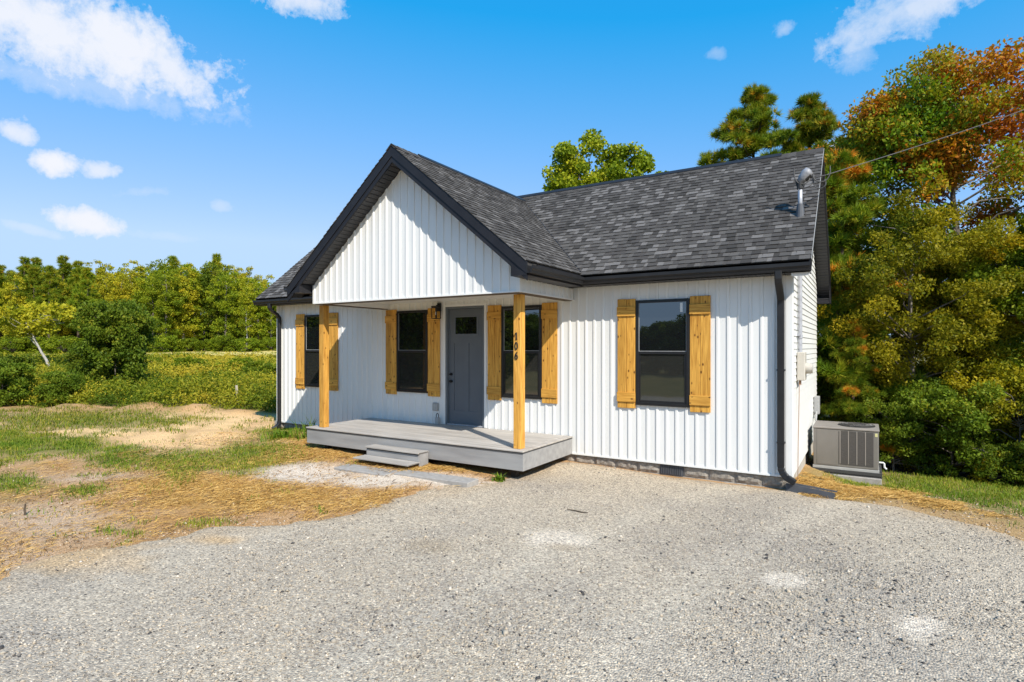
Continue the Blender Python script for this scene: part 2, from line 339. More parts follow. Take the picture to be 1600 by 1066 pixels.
def colmat(name, attr='col', rough=0.95, scale=30, amt=0.35, bump=0.5, bscale=40, voronoi=None):
    """material that takes its albedo from the mesh's colour attribute, with fine grain on top"""
    m = bpy.data.materials.new(name); m.use_nodes = True; T = m.node_tree; N = T.nodes; L = T.links
    p = N['Principled BSDF']; p.inputs['Roughness'].default_value = rough; p.inputs['Specular IOR Level'].default_value = 0.15
    at = N.new('ShaderNodeAttribute'); at.attribute_name = attr
    co = N.new('ShaderNodeTexCoord')
    n = N.new('ShaderNodeTexNoise'); n.inputs['Scale'].default_value = scale; n.inputs['Detail'].default_value = 8; n.inputs['Roughness'].default_value = 0.7; L.new(co.outputs['Object'], n.inputs['Vector'])
    mr = N.new('ShaderNodeMapRange'); mr.inputs[1].default_value = 0.3; mr.inputs[2].default_value = 0.7; mr.inputs[3].default_value = 1 - amt; mr.inputs[4].default_value = 1 + amt; L.new(n.outputs[0], mr.inputs[0])
    mu = N.new('ShaderNodeVectorMath'); mu.operation = 'SCALE'; L.new(at.outputs['Color'], mu.inputs[0]); L.new(mr.outputs[0], mu.inputs['Scale']); out = mu.outputs[0]; hgt = n.outputs[0]
    if voronoi:
        v = N.new('ShaderNodeTexVoronoi'); v.inputs['Scale'].default_value = voronoi; L.new(co.outputs['Object'], v.inputs['Vector'])
        sp = N.new('ShaderNodeSeparateColor'); L.new(v.outputs['Color'], sp.inputs[0])
        rp = N.new('ShaderNodeValToRGB'); e = rp.color_ramp.elements; e[0].position = 0.0; e[0].color = (0.42, 0.41, 0.41, 1); e[1].position = 1.0; e[1].color = (1.5, 1.46, 1.36, 1)
        q = e.new(0.12); q.color = (0.76, 0.75, 0.74, 1); q = e.new(0.7); q.color = (1.08, 1.06, 1.02, 1); L.new(sp.outputs[0], rp.inputs[0])
        m2 = N.new('ShaderNodeVectorMath'); m2.operation = 'MULTIPLY'; L.new(out, m2.inputs[0]); L.new(rp.outputs[0], m2.inputs[1]); out = m2.outputs[0]
        iv = N.new('ShaderNodeMath'); iv.operation = 'SUBTRACT'; iv.inputs[0].default_value = 1.0; L.new(v.outputs['Distance'], iv.inputs[1]); hgt = iv.outputs[0]
    L.new(out, p.inputs['Base Color'])
    b = N.new('ShaderNodeBump'); b.inputs['Strength'].default_value = bump; b.inputs['Distance'].default_value = 0.02 if not voronoi else 0.012
    L.new(hgt, b.inputs['Height']); L.new(b.outputs[0], p.inputs['Normal']); return m

# ------------------------------------------------------------------ ground
GRAVEL = [(-3.62, -0.10), (-3.95, -0.5), (-3.98, -1.82), (-4.36, -2.6), (-4.72, -3.4), (-4.95, -4.3), (-5.2, -4.98), (-5.55, -5.6), (-5.9, -6.2), (-6.25, -6.9), (-6.1, -7.5), (-6.5, -9), (-7, -11), (-7.5, -15), (7, -15), (5.6, -9), (4.6, -5), (3.5, -2.6), (2.47, -1.06), (1.95, -0.54), (1.3, -0.16), (0.6, -0.12), (0.25, -0.25), (0.0, -0.04)]
def poly_sd(x, y, P):
    d = np.full(x.shape, 1e9); ins = np.zeros(x.shape, bool); n = len(P)
    for i in range(n):
        ax, ay = P[i]; bx, by = P[(i + 1) % n]; ex, ey = bx - ax, by - ay
        t = np.clip(((x - ax) * ex + (y - ay) * ey) / (ex * ex + ey * ey), 0, 1)
        d = np.minimum(d, np.hypot(x - ax - t * ex, y - ay - t * ey))
        c = ((ay > y) != (by > y)) & (x < ex * (y - ay) / (ey if ey != 0 else 1e-9) + ax); ins ^= c
    return np.where(ins, d, -d)
def blob(x, y, L, k=1.0):
    s = np.zeros(x.shape)
    for (cx, cy, ax, ay, bx, by) in L:
        det = ax * by - ay * bx; dx, dy = x - cx, y - cy
        u = (dx * by - dy * bx) / det; v = (ax * dy - ay * dx) / det
        s = np.maximum(s, np.exp(-(u * u + v * v) * 0.8 * k))
    return s
B_GRASS = [(-15.81, -4.47, 0.74, 0.46, 1.92, -0.58), (-14.14, -3.85, 0.5, 0.31, 1.26, -0.48), (-11.82, -3.94, 0.45, 0.28, 1.19, -0.53), (-10.06, -3.65, 0.58, 0.36, 0.87, -0.47), (-9.17, -2.65, 0.67, 0.42, 1.19, -0.82), (-8.66, -4.44, 0.25, 0.16, 0.45, -0.24), (-10.55, -6.06, 0.35, 0.22, 0.6, -0.18), (-9.29, -5.64, 0.21, 0.13, 0.3, -0.12), (-11.09, -0.82, 0.43, 0.27, 0.87, -0.63), (-18.6, -5.6, 1.5, 0.9, 2.0, -0.6)]
B_TUFT = [(-5.93, -5.59, 0.28, 0.18, 0.20, -0.12), (-6.44, -6.30, 0.35, 0.22, 0.17, -0.08), (-5.15, -4.50, 0.08, 0.05, 0.13, -0.1)]
B_OLIVE = [(-19.23, -1.9, 2.62, 1.63, 2.46, -0.94), (-25, -4.5, 3, 2, 3, -1.2)]
B_SAND = [(-15.88, -2.68, 1.33, 0.83, 1.16, -0.48), (-12.29, -2.13, 1.65, 1.03, 1.39, -0.78), (-16.36, -0.03, 2.14, 1.33, 1.25, -0.69), (-14.39, -0.77, 1.78, 1.11, 0.75, -0.43), (-19.0, -3.49, 0.6, 0.37, 0.81, -0.25)]
B_PALE = [(-7.12, -3.17, 0.85, 0.50, 0.66, -0.52), (-5.75, -2.95, 0.85, 0.45, 0.40, -0.40), (-4.64, -2.43, 0.72, 0.38, 0.34, -0.34)]
B_STRAW = [(-8.39, -1.93, 0.71, 0.44, 0.95, -0.78), (-6.64, -1.84, 0.4, 0.25, 0.44, -0.45), (-5.04, -1.61, 0.76, 0.47, 0.26, -0.35), (-7.85, -4.62, 0.93, 0.58, 0.61, -0.34), (-6.57, -4.5, 1.38, 0.88, 0.65, -0.44), (-6.37, -4.58, 0.58, 0.36, 0.62, -0.42)]
B_PINK = [(-7.59, -6.56, 0.77, 0.48, 1.11, -0.39), (-6.41, -7.22, 0.39, 0.24, 0.45, -0.14), (-10.13, -5.13, 0.78, 0.48, 0.42, -0.17)]
B_GPALE = [(-2.02, -3.82, 0.34, 0.19, 0.13, -0.26), (0.3, -3.74, 0.2, 0.10, 0.03, -0.2), (1.32, -4.16, 0.17, 0.1, -0.02, -0.25)]
B_GBROWN = [(-1.82, -4.05, 0.18, 0.08, 0.06, -0.10), (-3.06, -4.81, 0.29, 0.18, 0.19, -0.23), (-5.6, -7.21, 0.18, 0.11, 0.28, -0.1)]
B_RGRASS = [(1.63, 2.4, 0.6, 0.3, -0.04, -0.76), (2.59, 2.2, 0.64, 0.4, -0.13, -0.9), (2.4, 3.7, 1.6, 0.2, -0.1, -0.9), (3.2, 0.9, 0.4, 0.18, -0.15, -0.9), (0.9, 2.0, 0.38, 0.23, 0.01, -0.34), (4.5, 1.6, 1.2, .4, -.3, -1.6)]
B_RSTRAW = [(0.6, 0.66, 0.59, 0.30, 0.02, -0.72), (1.63, 0.55, 0.54, -0.28, -0.04, -0.46), (1.01, 0.9, 0.52, 0.0, -0.0, -0.56)]
MOUNDS = [(-22.4, -0.9, 0.8, 0.20), (-20.2, 0.55, 0.75, 0.22), (-18.6, 1.15, 0.6, 0.20), (-17.9, 1.35, 0.35, 0.14), (-16.6, 1.7, 0.8, 0.10)]
def tdist(x, y): return (x + 20.7) * -0.347 + (y - 0.17) * 0.938
def gh(x, y):
    x = np.asarray(x, float); y = np.asarray(y, float)
    t = tdist(x, y)
    z = -0.22 + 0.045 * np.clip(t, 0, 42) * sstep(-6, -11, x) * sstep(0, 3, t + 1)
    z = z - 0.09 * np.clip(y + 0.35, 0, 9) * sstep(-0.4, 0.9, x)
    z = z + 0.075 * np.exp(-((y + 0.2) / 0.4) ** 2) * sstep(-1.4, -3.2, x) * sstep(-6, -3.0, x)
    z = z + 0.09 * sstep(-3.2, -5, x) * np.exp(-np.clip(np.abs(y + 1.0) - 1.4, 0, None) / 0.9) * sstep(-16, -9, x)
    z = z + 0.09 * np.exp(-((x - 0.75) / 0.9) ** 2 - ((y - 0.55) / 0.45) ** 2) + 0.05 * np.exp(-((x - 1.9) / 0.8) ** 2 - ((y - 0.2) / 0.35) ** 2)
    for (mx, my, r, h) in MOUNDS: z = z + h * np.exp(-((x - mx) ** 2 + (y - my) ** 2) / (r * r)) * (0.7 + 0.9 * vnoise(x * 3, y * 3))
    sd = poly_sd(x, y, GRAVEL)
    soft = sstep(0.4, -0.6, sd)
    z = z + fbm(x * 0.9, y * 0.9, 5, 0.55) * (0.02 + 0.08 * soft) * sstep(60, 5, np.hypot(x, y))
    # wheel ruts in the sand on the left
    q = (x + 14) * 0.53 + (y + 1.5) * 0.85
    z = z - 0.035 * sstep(-8, -11, x) * sstep(1, -2, t) * np.exp(-((np.mod(q + 0.8 * np.sin(x * 0.4), 1.5) - 0.75) / 0.22) ** 2)
    return z
def ghs(x, y): return float(gh(np.array([x]), np.array([y]))[0])
def sinh_axis(c, n, fine, far):
    k = np.linspace(-1, 1, n); b = 7.0
    a = np.sinh(b * k) / np.sinh(b)
    lin = k * (n / 2) * fine
    return c + lin + a * (far - n / 2 * fine)
gx = sinh_axis(-6.0, 420, 0.075, 900); gy = sinh_axis(-2.5, 360, 0.055, 900)
GX, GY = np.meshgrid(gx, gy, indexing='ij')
GZ = gh(GX, GY)
def lerp(a, b, t): return a * (1 - t[..., None]) + np.array(b) * t[..., None]
def ground_col(x, y):
    n1 = fbm(x * 0.8, y * 0.8, 5) * 1.6; n2 = fbm(x * 3.1 + 9, y * 3.1, 4) * 1.8; n3 = fbm(x * 9, y * 9 + 40, 3) * 1.8
    t = tdist(x, y)
    c = np.zeros(x.shape + (3,)) + np.array((0.50, 0.315, 0.165))
    c = lerp(c, (0.40, 0.215, 0.075), np.clip(0.55 + n1 + n2, 0, 1) * 0.85)
    c = lerp(c, (0.27, 0.16, 0.07), np.clip(n3 * 1.3 + n2 * .5 - 0.1, 0, 1) * 0.6)
    c = lerp(c, (0.80, 0.52, 0.25), np.clip(blob(x, y, B_SAND, 0.8) * 1.7 - 0.3 + n2 * 0.4, 0, 1) * 0.95)
    q = (x + 14) * 0.53 + (y + 1.5) * 0.85 + 0.5 * fbm(x * .5, y * .5, 3)
    c = lerp(c, (0.36, 0.215, 0.10), sstep(-8, -11, x) * sstep(1, -1, t) * np.exp(-((np.mod(q + 0.8 * np.sin(x * 0.4), 1.5) - 0.75) / 0.16) ** 2) * np.clip(0.55 + n2 * .8, 0, 1) * 0.8)
    c = lerp(c, (0.52, 0.38, 0.26), np.clip(blob(x, y, B_PINK) * 1.5 - 0.3 + n2 * 0.5, 0, 1) * 0.85)
    c = lerp(c, (0.20, 0.18, 0.055), np.clip(blob(x, y, B_OLIVE) * 1.6 - 0.3 + n2 * 0.9, 0, 1) * 0.85)
    c = lerp(c, (0.17, 0.18, 0.045), np.clip(blob(x, y, B_GRASS, 0.7) * 1.9 - 0.4 + n2 * 0.8, 0, 1) * 0.85)
    c = lerp(c, (0.46, 0.275, 0.085), np.clip(blob(x, y, B_STRAW) * 1.6 - 0.45 + n2 * 0.6 + n3 * 0.4, 0, 1) * 0.8)
    c = lerp(c, (0.64, 0.545, 0.44), np.clip(blob(x, y, B_PALE) * 2.2 - 0.75 + n3 * 0.6 + n2 * 0.3, 0, 1))
    right = sstep(-0.2, 0.4, x) * sstep(-2.5, -1, y)
    cr = lerp(np.zeros(x.shape + (3,)) + np.array((0.40, 0.26, 0.12)), (0.15, 0.17, 0.04), np.clip(0.55 + n2 * 0.7 - 0.6 * sstep(0.6, -0.6, y), 0, 1))
    cr = lerp(cr, (0.42, 0.27, 0.10), np.clip(blob(x, y, B_RSTRAW) * 1.7 - 0.35 + n3 * 0.3, 0, 1))
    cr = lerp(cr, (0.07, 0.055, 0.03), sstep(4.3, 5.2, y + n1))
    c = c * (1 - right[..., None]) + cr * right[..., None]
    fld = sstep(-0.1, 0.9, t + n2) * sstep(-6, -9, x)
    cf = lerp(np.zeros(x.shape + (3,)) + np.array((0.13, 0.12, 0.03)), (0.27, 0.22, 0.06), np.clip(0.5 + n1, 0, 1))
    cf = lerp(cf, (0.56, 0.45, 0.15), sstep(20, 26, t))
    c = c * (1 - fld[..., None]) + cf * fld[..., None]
    # farther land behind the camera and beyond
    back = np.clip(sstep(-13, -16, y) + sstep(30, 60, np.hypot(x + 4, y + 4)) * (1 - fld), 0, 1)
    cb = lerp(np.zeros(x.shape + (3,)) + np.array((0.13, 0.13, 0.035)), (0.24, 0.19, 0.07), np.clip(0.5 + n1, 0, 1))
    c = c * (1 - back[..., None]) + cb * back[..., None]
    return np.concatenate([c, np.ones(x.shape + (1,))], -1)
GROUNDM = colmat('soil_and_turf', scale=55, amt=0.55, bump=1.0)
nI, nJ = GX.shape; idx = np.arange(nI * nJ).reshape(nI, nJ)
F = np.stack([idx[:-1, :-1], idx[1:, :-1], idx[1:, 1:], idx[:-1, 1:]], -1).reshape(-1, 4)
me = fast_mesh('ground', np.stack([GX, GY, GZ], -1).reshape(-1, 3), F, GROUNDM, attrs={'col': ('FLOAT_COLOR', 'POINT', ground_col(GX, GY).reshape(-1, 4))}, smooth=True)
tag(link(bpy.data.objects.new('ground', me)), kind='structure')
# gravel driveway: a sheet whose rim dips under the soil
ax = np.arange(-8.2, 7.4, 0.07); ay = np.arange(-15.2, 0.3, 0.07)
QX, QY = np.meshgrid(ax, ay, indexing='ij'); SD = poly_sd(QX, QY, GRAVEL)
def gsd(x, y, sd): return sd + (fbm(x * 2.2, y * 2.2, 4) * 0.35 + fbm(x * 6.5, y * 6.5 + 12, 3) * 0.30 * sstep(-3.0, -4.2, x) + fbm(x * 0.9 + 31, y * 0.9, 3) * 0.9 * sstep(-4.0, -5.0, x)) * sstep(-0.35, -0.8, y)
S2 = gsd(QX, QY, SD)
QZ = gh(QX, QY) + np.clip(S2 / 0.18, -1, 1) * 0.022 + fbm(QX * 6, QY * 6, 3) * 0.012
gc = np.zeros(QX.shape + (3,)) + np.array((0.455, 0.39, 0.305))
n1 = fbm(QX * 0.55, QY * 0.55, 5) * 2; n2 = fbm(QX * 4, QY * 4 + 7, 4) * 2
gc = lerp(gc, (0.36, 0.315, 0.26), np.clip(0.1 + n1 * 1.1, 0, 1)); gc = lerp(gc, (0.46, 0.395, 0.31), np.clip(-0.05 - n1 * 1.2 + n2 * .3, 0, 1) * 0.8)
gc = lerp(gc, (0.45, 0.345, 0.23), np.clip(sstep(0.7, 0.0, S2) * 0.9 + n2 * 0.35 - 0.1, 0, 1) * 0.7)
for off in (-1.15, 0.35):   # worn wheel tracks, packed finer and paler
    w_ = np.exp(-((QX + 1.1 + off - 0.10 * QY - 0.03 * (QY + 5) ** 2) / 0.26) ** 2)
    gc = lerp(gc, (0.50, 0.435, 0.345), np.clip(w_ * 0.75 + n2 * 0.2 * w_, 0, 1) * 0.7)
GD = lambda x, y: np.clip(fbm(x * 0.9 + 60, y * 1.1, 4) * 3.0 + 0.05, 0, 1)   # coarser, darker stretches
gc = lerp(gc, (0.30, 0.268, 0.235), GD(QX, QY) * 0.4)
gc = lerp(gc, (0.62, 0.54, 0.44), np.clip(blob(QX, QY, B_GPALE) * 2 - 0.5 + n2 * 0.5, 0, 1) * 0.9)
gc = lerp(gc, (0.27, 0.20, 0.12), np.clip(blob(QX, QY, B_GBROWN) * 1.5 - 0.5 + n2 * 0.6, 0, 1) * 0.45)
gc = lerp(gc, (0.52, 0.36, 0.20), np.clip(blob(QX, QY, [(-6.2, -7.0, 0.75, 0.45, 0.55, -0.22), (-5.2, -5.9, 0.3, 0.2, 0.2, -0.1)]) * 1.7 - 0.45 + n2 * 0.5, 0, 1) * 0.85)
keep = (S2[:-1, :-1] > -0.3) & (S2[1:, 1:] > -0.3)
nI, nJ = QX.shape; idx = np.arange(nI * nJ).reshape(nI, nJ)
F = np.stack([idx[:-1, :-1], idx[1:, :-1], idx[1:, 1:], idx[:-1, 1:]], -1)[keep]
GRAVM = colmat('crushed_gravel', scale=38, amt=0.34, bump=0.9, voronoi=62)
me = fast_mesh('gravel_driveway', np.stack([QX, QY, QZ], -1).reshape(-1, 3), F, GRAVM, attrs={'col': ('FLOAT_COLOR', 'POINT', np.concatenate([gc, np.ones(gc.shape[:2] + (1,))], -1).reshape(-1, 4))}, smooth=True)
tag(link(bpy.data.objects.new('gravel_driveway', me)), kind='structure')

# ------------------------------------------------------------------ house
XL, XR, YB = -12.30, 0.0, 4.94
ZE, YE, SM, YR = 3.180, -0.40, 0.857, 2.47       # main roof plane: z = ZE + SM (y - YE)
ZR = ZE + SM * (YR - YE)
AX, AZ, SG = -6.06, 5.475, 0.818                   # porch gable: z = AZ - SG |x - AX|
GXL, GXR, GY0, RY0 = -8.488, -3.647, -1.93, -2.25  # gable wall ends, gable wall face, rake face
ZB = 2.826                                         # underside of the porch beam
ZD = 0.315                                         # deck top
def zmain(y): return ZE + SM * (min(y, 2 * YR - y) - YE)
def zgab(x): return AZ - SG * abs(x - AX)
house = empty('house', (-6.1, 2.4, -0.2), 'small white farmhouse with charcoal shingle roof, gabled porch and cedar shutters', 'house')
def part(mb, name, mats, parent=house, **k): return mb.build(name, mats, parent, **k)

# walls (backing) ------------------------------------------------
DX0, DX1, DZT = -6.643, -5.641, 2.81               # door frame opening
fw = MB()
fw.box(XL, DX0, 0.0, 0.12, 0.0, 3.06); fw.box(DX1, XR - 0.004, 0.0, 0.12, 0.0, 3.06); fw.box(DX0, DX1, 0.0, 0.12, DZT, 3.06)
front_wall = part(fw, 'front_wall', TRIM)
sw = MB(); sw.prism([(0.13, 0.0), (YB, 0.0), (YB, 3.05), (YR, zmain(YR) - 0.24), (0.13, zmain(0.13) - 0.24)], 'x', -0.12, -0.003)
side_wall = part(sw, 'side_wall', TRIM)
part(MB().prism([(0.13, 0.0), (YB - 0.13, 0.0), (YB - 0.13, 3.05), (YR, zmain(YR) - 0.24), (0.13, zmain(0.13) - 0.24)], 'x', XL, XL + 0.12), 'side_wall', TRIM)
part(MB().box(XL + 0.01, XR - 0.13, YB - 0.12, YB, 0, 3.05), 'rear_wall', TRIM)
# board-and-batten vinyl, each board of its own
PROF = [(0.0, 0.003), (0.003, 0.006), (0.108, 0.007), (0.114, 0.020), (0.119, 0.022), (0.150, 0.022), (0.155, 0.020), (0.161, 0.006), (0.165, 0.003)]
BW = 0.165
bcache = {}
def clip_prof(a, b):
    pts = [(u, o) for u, o in PROF if a < u < b]
    def at(u):
        for (u0, o0), (u1, o1) in zip(PROF, PROF[1:]):
            if u0 <= u <= u1: return o0 + (o1 - o0) * (u - u0) / (u1 - u0)
        return 0.003
    return [(a, at(a))] + pts + [(b, at(b))]
def siding(parent, u0, u1, zlo, zhi, T, start=None, tint=WHITE):
    """vertical boards from u0 to u1; zlo/zhi functions of u; T maps (u, out, z) to world"""
    k0 = math.floor((u0 - (start if start is not None else u0)) / BW) if start is not None else 0
    s = start if start is not None else u0
    i = k0
    while s + i * BW < u1 - 1e-6:
        a = s + i * BW; la = max(0.0, u0 - a); lb = min(BW, u1 - a); i += 1
        if lb - la < 0.012: continue
        pr_ = clip_prof(la, lb)
        mb = MB(); n = len(pr_); tops = [zhi(a + u) for u, o in pr_]; bots = [zlo(a + u) for u, o in pr_]
        if max(t - b for t, b in zip(tops, bots)) < 0.02: continue
        vv = [T(a + u, o, b) for (u, o), b in zip(pr_, bots)] + [T(a + u, o, max(t, b + 0.002)) for (u, o), t, b in zip(pr_, tops, bots)]
        mb.add(vv, [(j, j + 1, n + j + 1, n + j) for j in range(n - 1)] + [tuple(range(n - 1, -1, -1))])
        mb.build('siding_board', tint, parent)
Tf = lambda u, o, z: (u, -o, z)
Tg = lambda u, o, z: (u, GY0 - o, z)
Tr = lambda u, o, z: (GXR + o, u, z)
S0 = -12.3 + 0.03
siding(front_wall, XL + 0.06, DX0 - 0.055, lambda u: 0.0, lambda u: 3.05, Tf, S0)
siding(front_wall, DX0 - 0.055, DX1 + 0.055, lambda u: DZT + 0.052, lambda u: 3.05, Tf, S0)
siding(front_wall, DX1 + 0.055, XR - 0.085, lambda u: 0.0, lambda u: 3.05, Tf, S0)
# corner posts, starter strip
tr = MB(); tr.cbox(XR - 0.085, XR + 0.020, -0.026, 0.095, -0.012, 3.05, 0.006); part(tr, 'corner_trim', TRIM)
tr = MB(); tr.cbox(XL - 0.02, XL + 0.06, -0.026, 0.095, -0.012, 3.05, 0.006); part(tr, 'corner_trim', TRIM)
tr = MB(); tr.box(XL + 0.06, DX0 - 0.06, -0.024, 0.02, -0.02, 0.012); tr.box(DX1 + 0.06, XR - 0.085, -0.024, 0.02, -0.02, 0.012); part(tr, 'starter_strip', TRIM)
# lap siding on the right-hand side wall
EXP = 0.1016
for k in range(62):
    z0 = 0.0 + k * EXP; z1 = z0 + EXP
    ya, yb = 0.095, YB - 0.02
    top = lambda y: zmain(y) - 0.22
    if z1 > 3.0:
        ylo = YE + (z1 + 0.22 - ZE) / SM
        ya = max(ya, ylo); yb = min(yb, 2 * YR - ylo)
    if yb - ya < 0.05: break
    mb = MB(); ob, ot = 0.017, 0.004
    mb.add([(-0.002, ya, z0), (ob, ya, z0), (ob - 0.002, ya, z0 + 0.012), (ot, ya, z1), (-0.002, yb, z0), (ob, yb, z0), (ob - 0.002, yb, z0 + 0.012), (ot, yb, z1)],
           [(0, 4, 5, 1), (1, 5, 6, 2), (2, 6, 7, 3), (0, 1, 2, 3), (7, 6, 5, 4)])
    mb.build('lap_board', WHITE, side_wall)
# foundation ----------------------------------------------------
fd = MB(); fd.box(XL + 0.05, XR - 0.06, 0.06, 0.2, -0.9, -0.004); fd.box(XR - 0.14, XR - 0.03, 0.06, YB - 0.03, -1.3, -0.004); fd.box(XL + 0.05, XL + 0.15, 0.06, YB, -0.9, -0.004)
foundation = part(fd, 'foundation', PARGE)
def rough_block(x0, x1, z0, z1, y, seed):
    rg = np.random.default_rng(seed); nx, nz = 9, 5; mb = MB(); vv = []
    for i in range(nx):
        for j in range(nz):
            e = i in (0, nx - 1) or j in (0, nz - 1)
            o = 0.0 if e else 0.012 + 0.022 * rg.random()
            vv.append((x0 + (x1 - x0) * i / (nx - 1), y - o, z0 + (z1 - z0) * j / (nz - 1)))
    fs = [(i * nz + j, (i + 1) * nz + j, (i + 1) * nz + j + 1, i * nz + j + 1) for i in range(nx - 1) for j in range(nz - 1)]
    mb.add(vv, fs); return mb
x = -0.02; k = 0
while x > XL + 0.1:
    w = 0.397; a = x - w
    if not (a < -1.66 and x > -1.66 and a > -2.2):
        rough_block(a + 0.005, x - 0.005, -0.196, -0.008, 0.045, k).build('foundation_block', BLOCK, foundation)
    rough_block(a + 0.19, x + 0.18 if k else x, -0.398, -0.204, 0.045, 100 + k).build('foundation_block', BLOCK, foundation)
    x -= w + 0.006; k += 1
VX0, VX1 = -2.03, -1.64
vt = MB(); vt.box(VX0, VX1, 0.03, 0.06, -0.2, -0.015); part(vt, 'foundation_vent', DARKG)
vs_ = MB()
for i in range(12): vs_.box(VX0 + 0.02 + i * 0.03, VX0 + 0.032 + i * 0.03, 0.018, 0.03, -0.19, -0.03)
vs_.build('vent_slats', DARKG, house)

# roofs ----------------------------------------------------------
RX0, RX1 = -12.76, 0.285
main = MB()
th = 0.10
main.prism([(-0.32, zmain(-0.32) - 0.006), (YR, ZR - 0.006), (2 * YR + 0.32, zmain(-0.32) - 0.006), (2 * YR + 0.32, zmain(-0.32) - th), (YR, ZR - th - 0.03), (-0.32, zmain(-0.32) - th)], 'x', RX0, RX1 - 0.01)
main_roof = part(main, 'main_roof', SHG[1])
YV = YR - 0.05
pr2 = MB()
XE0, XE1 = -8.86, -3.37
pr2.prism([(XE0, zgab(XE0) - 0.006), (AX, AZ - 0.006), (XE1, zgab(XE1) - 0.006), (XE1, zgab(XE1) - 0.1), (AX, AZ - 0.12), (XE0, zgab(XE0) - 0.1)], 'y', RY0 + 0.01, -0.05)
def valley_y(z): return YE + (z - ZE) / SM
# back part of the porch roof, running up to the main slope
for sgn in (-1, 1):
    xe = XE1 if sgn > 0 else XE0
    vv = [(xe, -0.05, zgab(xe) - 0.006), (AX, -0.05, AZ - 0.006), (AX, valley_y(AZ) + 0.05, AZ - 0.006), (xe, valley_y(zgab(xe)) + 0.05, zgab(xe) - 0.006)]
    pr2.add(vv + [(p[0], p[1], p[2] - 0.09) for p in vv], [(0, 1, 2, 3), (7, 6, 5, 4), (0, 4, 5, 1), (1, 5, 6, 2), (2, 6, 7, 3), (3, 7, 4, 0)])
porch_roof = part(pr2, 'porch_roof', SHG[1])
tabs = []   # (size, verts, faces, material, parent)
def shingles(parent, origin, e, s, nrm, slope_len, ext, seed):
    rg = random.Random(seed); o = Vector(origin); e = Vector(e).normalized(); s = Vector(s).normalized(); nrm = Vector(nrm).normalized()
    EX = 0.117; nc = int(slope_len / EX) + 1
    for c in range(nc):
        s0 = c * EX; s1 = min(s0 + EX + 0.012, slope_len + 0.02)
        if s1 - s0 < 0.03: continue
        a, end = ext(min(s0 + EX / 2, slope_len))
        if end - a < 0.03: continue
        pos = a - rg.random() * 0.15; hi = rg.random() < 0.5
        while pos < end:
            w = rg.uniform(0.09, 0.17) if hi else rg.uniform(0.05, 0.15)
            p0, p1 = max(pos, a), min(pos + w, end); pos += w
            if p1 - p0 > 0.008:
                tb = 0.017 if hi else 0.010; dr_ = 0.0 if hi else 0.004
                mi = rg.choices([0, 1, 2, 3, 4], [20, 30, 24, 17, 9])[0] if not hi else rg.choices([0, 1, 2, 3, 4], [8, 20, 28, 26, 18])[0]
                P = lambda q, t, h: o + e * q + s * t + nrm * h
                sk = rg.uniform(-0.006, 0.006)
                vv = [P(p0, s0 + dr_, tb), P(p1, s0 + dr_, tb), P(p1 + sk, s1, 0.001), P(p0 + sk, s1, 0.001), P(p0, s0 + dr_, -0.004), P(p1, s0 + dr_, -0.004)]
                fs = [(0, 1, 2, 3), (4, 5, 1, 0), (4, 0, 3), (5, 2, 1)]
                cen = (vv[0] + vv[2]) / 2; d = Vector(CAM) - cen; dist = d.length
                size = (p1 - p0) * (s1 - s0) * max(0, d.normalized().dot(nrm)) / dist ** 2
                if cen.y > YR: size = 0
                tabs.append((size, vv, fs, mi, parent))
            hi = not hi
sl_len = math.hypot(YR + 0.345, ZR - zmain(-0.345)); su = Vector((0, YR + 0.345, ZR - zmain(-0.345))).normalized()
shingles(main_roof, (0, -0.345, zmain(-0.345)), (1, 0, 0), su, Vector((0, -su.z, su.y)), sl_len, lambda t: (AX, RX1), 1)
shingles(main_roof, (0, -0.345, zmain(-0.345)), (1, 0, 0), su, Vector((0, -su.z, su.y)), sl_len, lambda t: (RX0, AX), 4)
# drop main-roof tabs that lie well under the porch roof
def under(t):
    c = (t[1][0] + t[1][2]) / 2
    return t[4] is main_roof and zgab(c.x) > c.z + 0.12 and XE0 < c.x < XE1
tabs = [t for t in tabs if not under(t)]
for sgn in (1, -1):
    xe = XE1 + 0.025 if sgn > 0 else XE0 - 0.025
    gu = Vector((AX - xe, 0, AZ - zgab(xe))); gl = gu.length; gu.normalize(); z0 = zgab(xe)
    shingles(porch_roof, (xe, 0, z0), (0, 1, 0), gu, Vector((gu.z * 1, 0, abs(gu.x))) if sgn > 0 else Vector((-gu.z, 0, abs(gu.x))), gl, lambda t, z0=z0, gu=gu: (RY0 - 0.012, valley_y(z0 + gu.z * t) + 0.03), 2 if sgn > 0 else 3)
tabs.sort(key=lambda t: -t[0])
for n_, (sz, vv, fs, mi, par) in enumerate(tabs[:300]):
    mb = MB(); mb.add(vv, fs); mb.build('shingle', SHG[mi], par)
for par in (main_roof, porch_roof):
    mb = MB()
    for (sz, vv, fs, mi, p_) in tabs[300:]:
        if p_ is par: mb.add(vv, fs, mi)
    mb.build('shingles', SHG, par, kind='stuff')
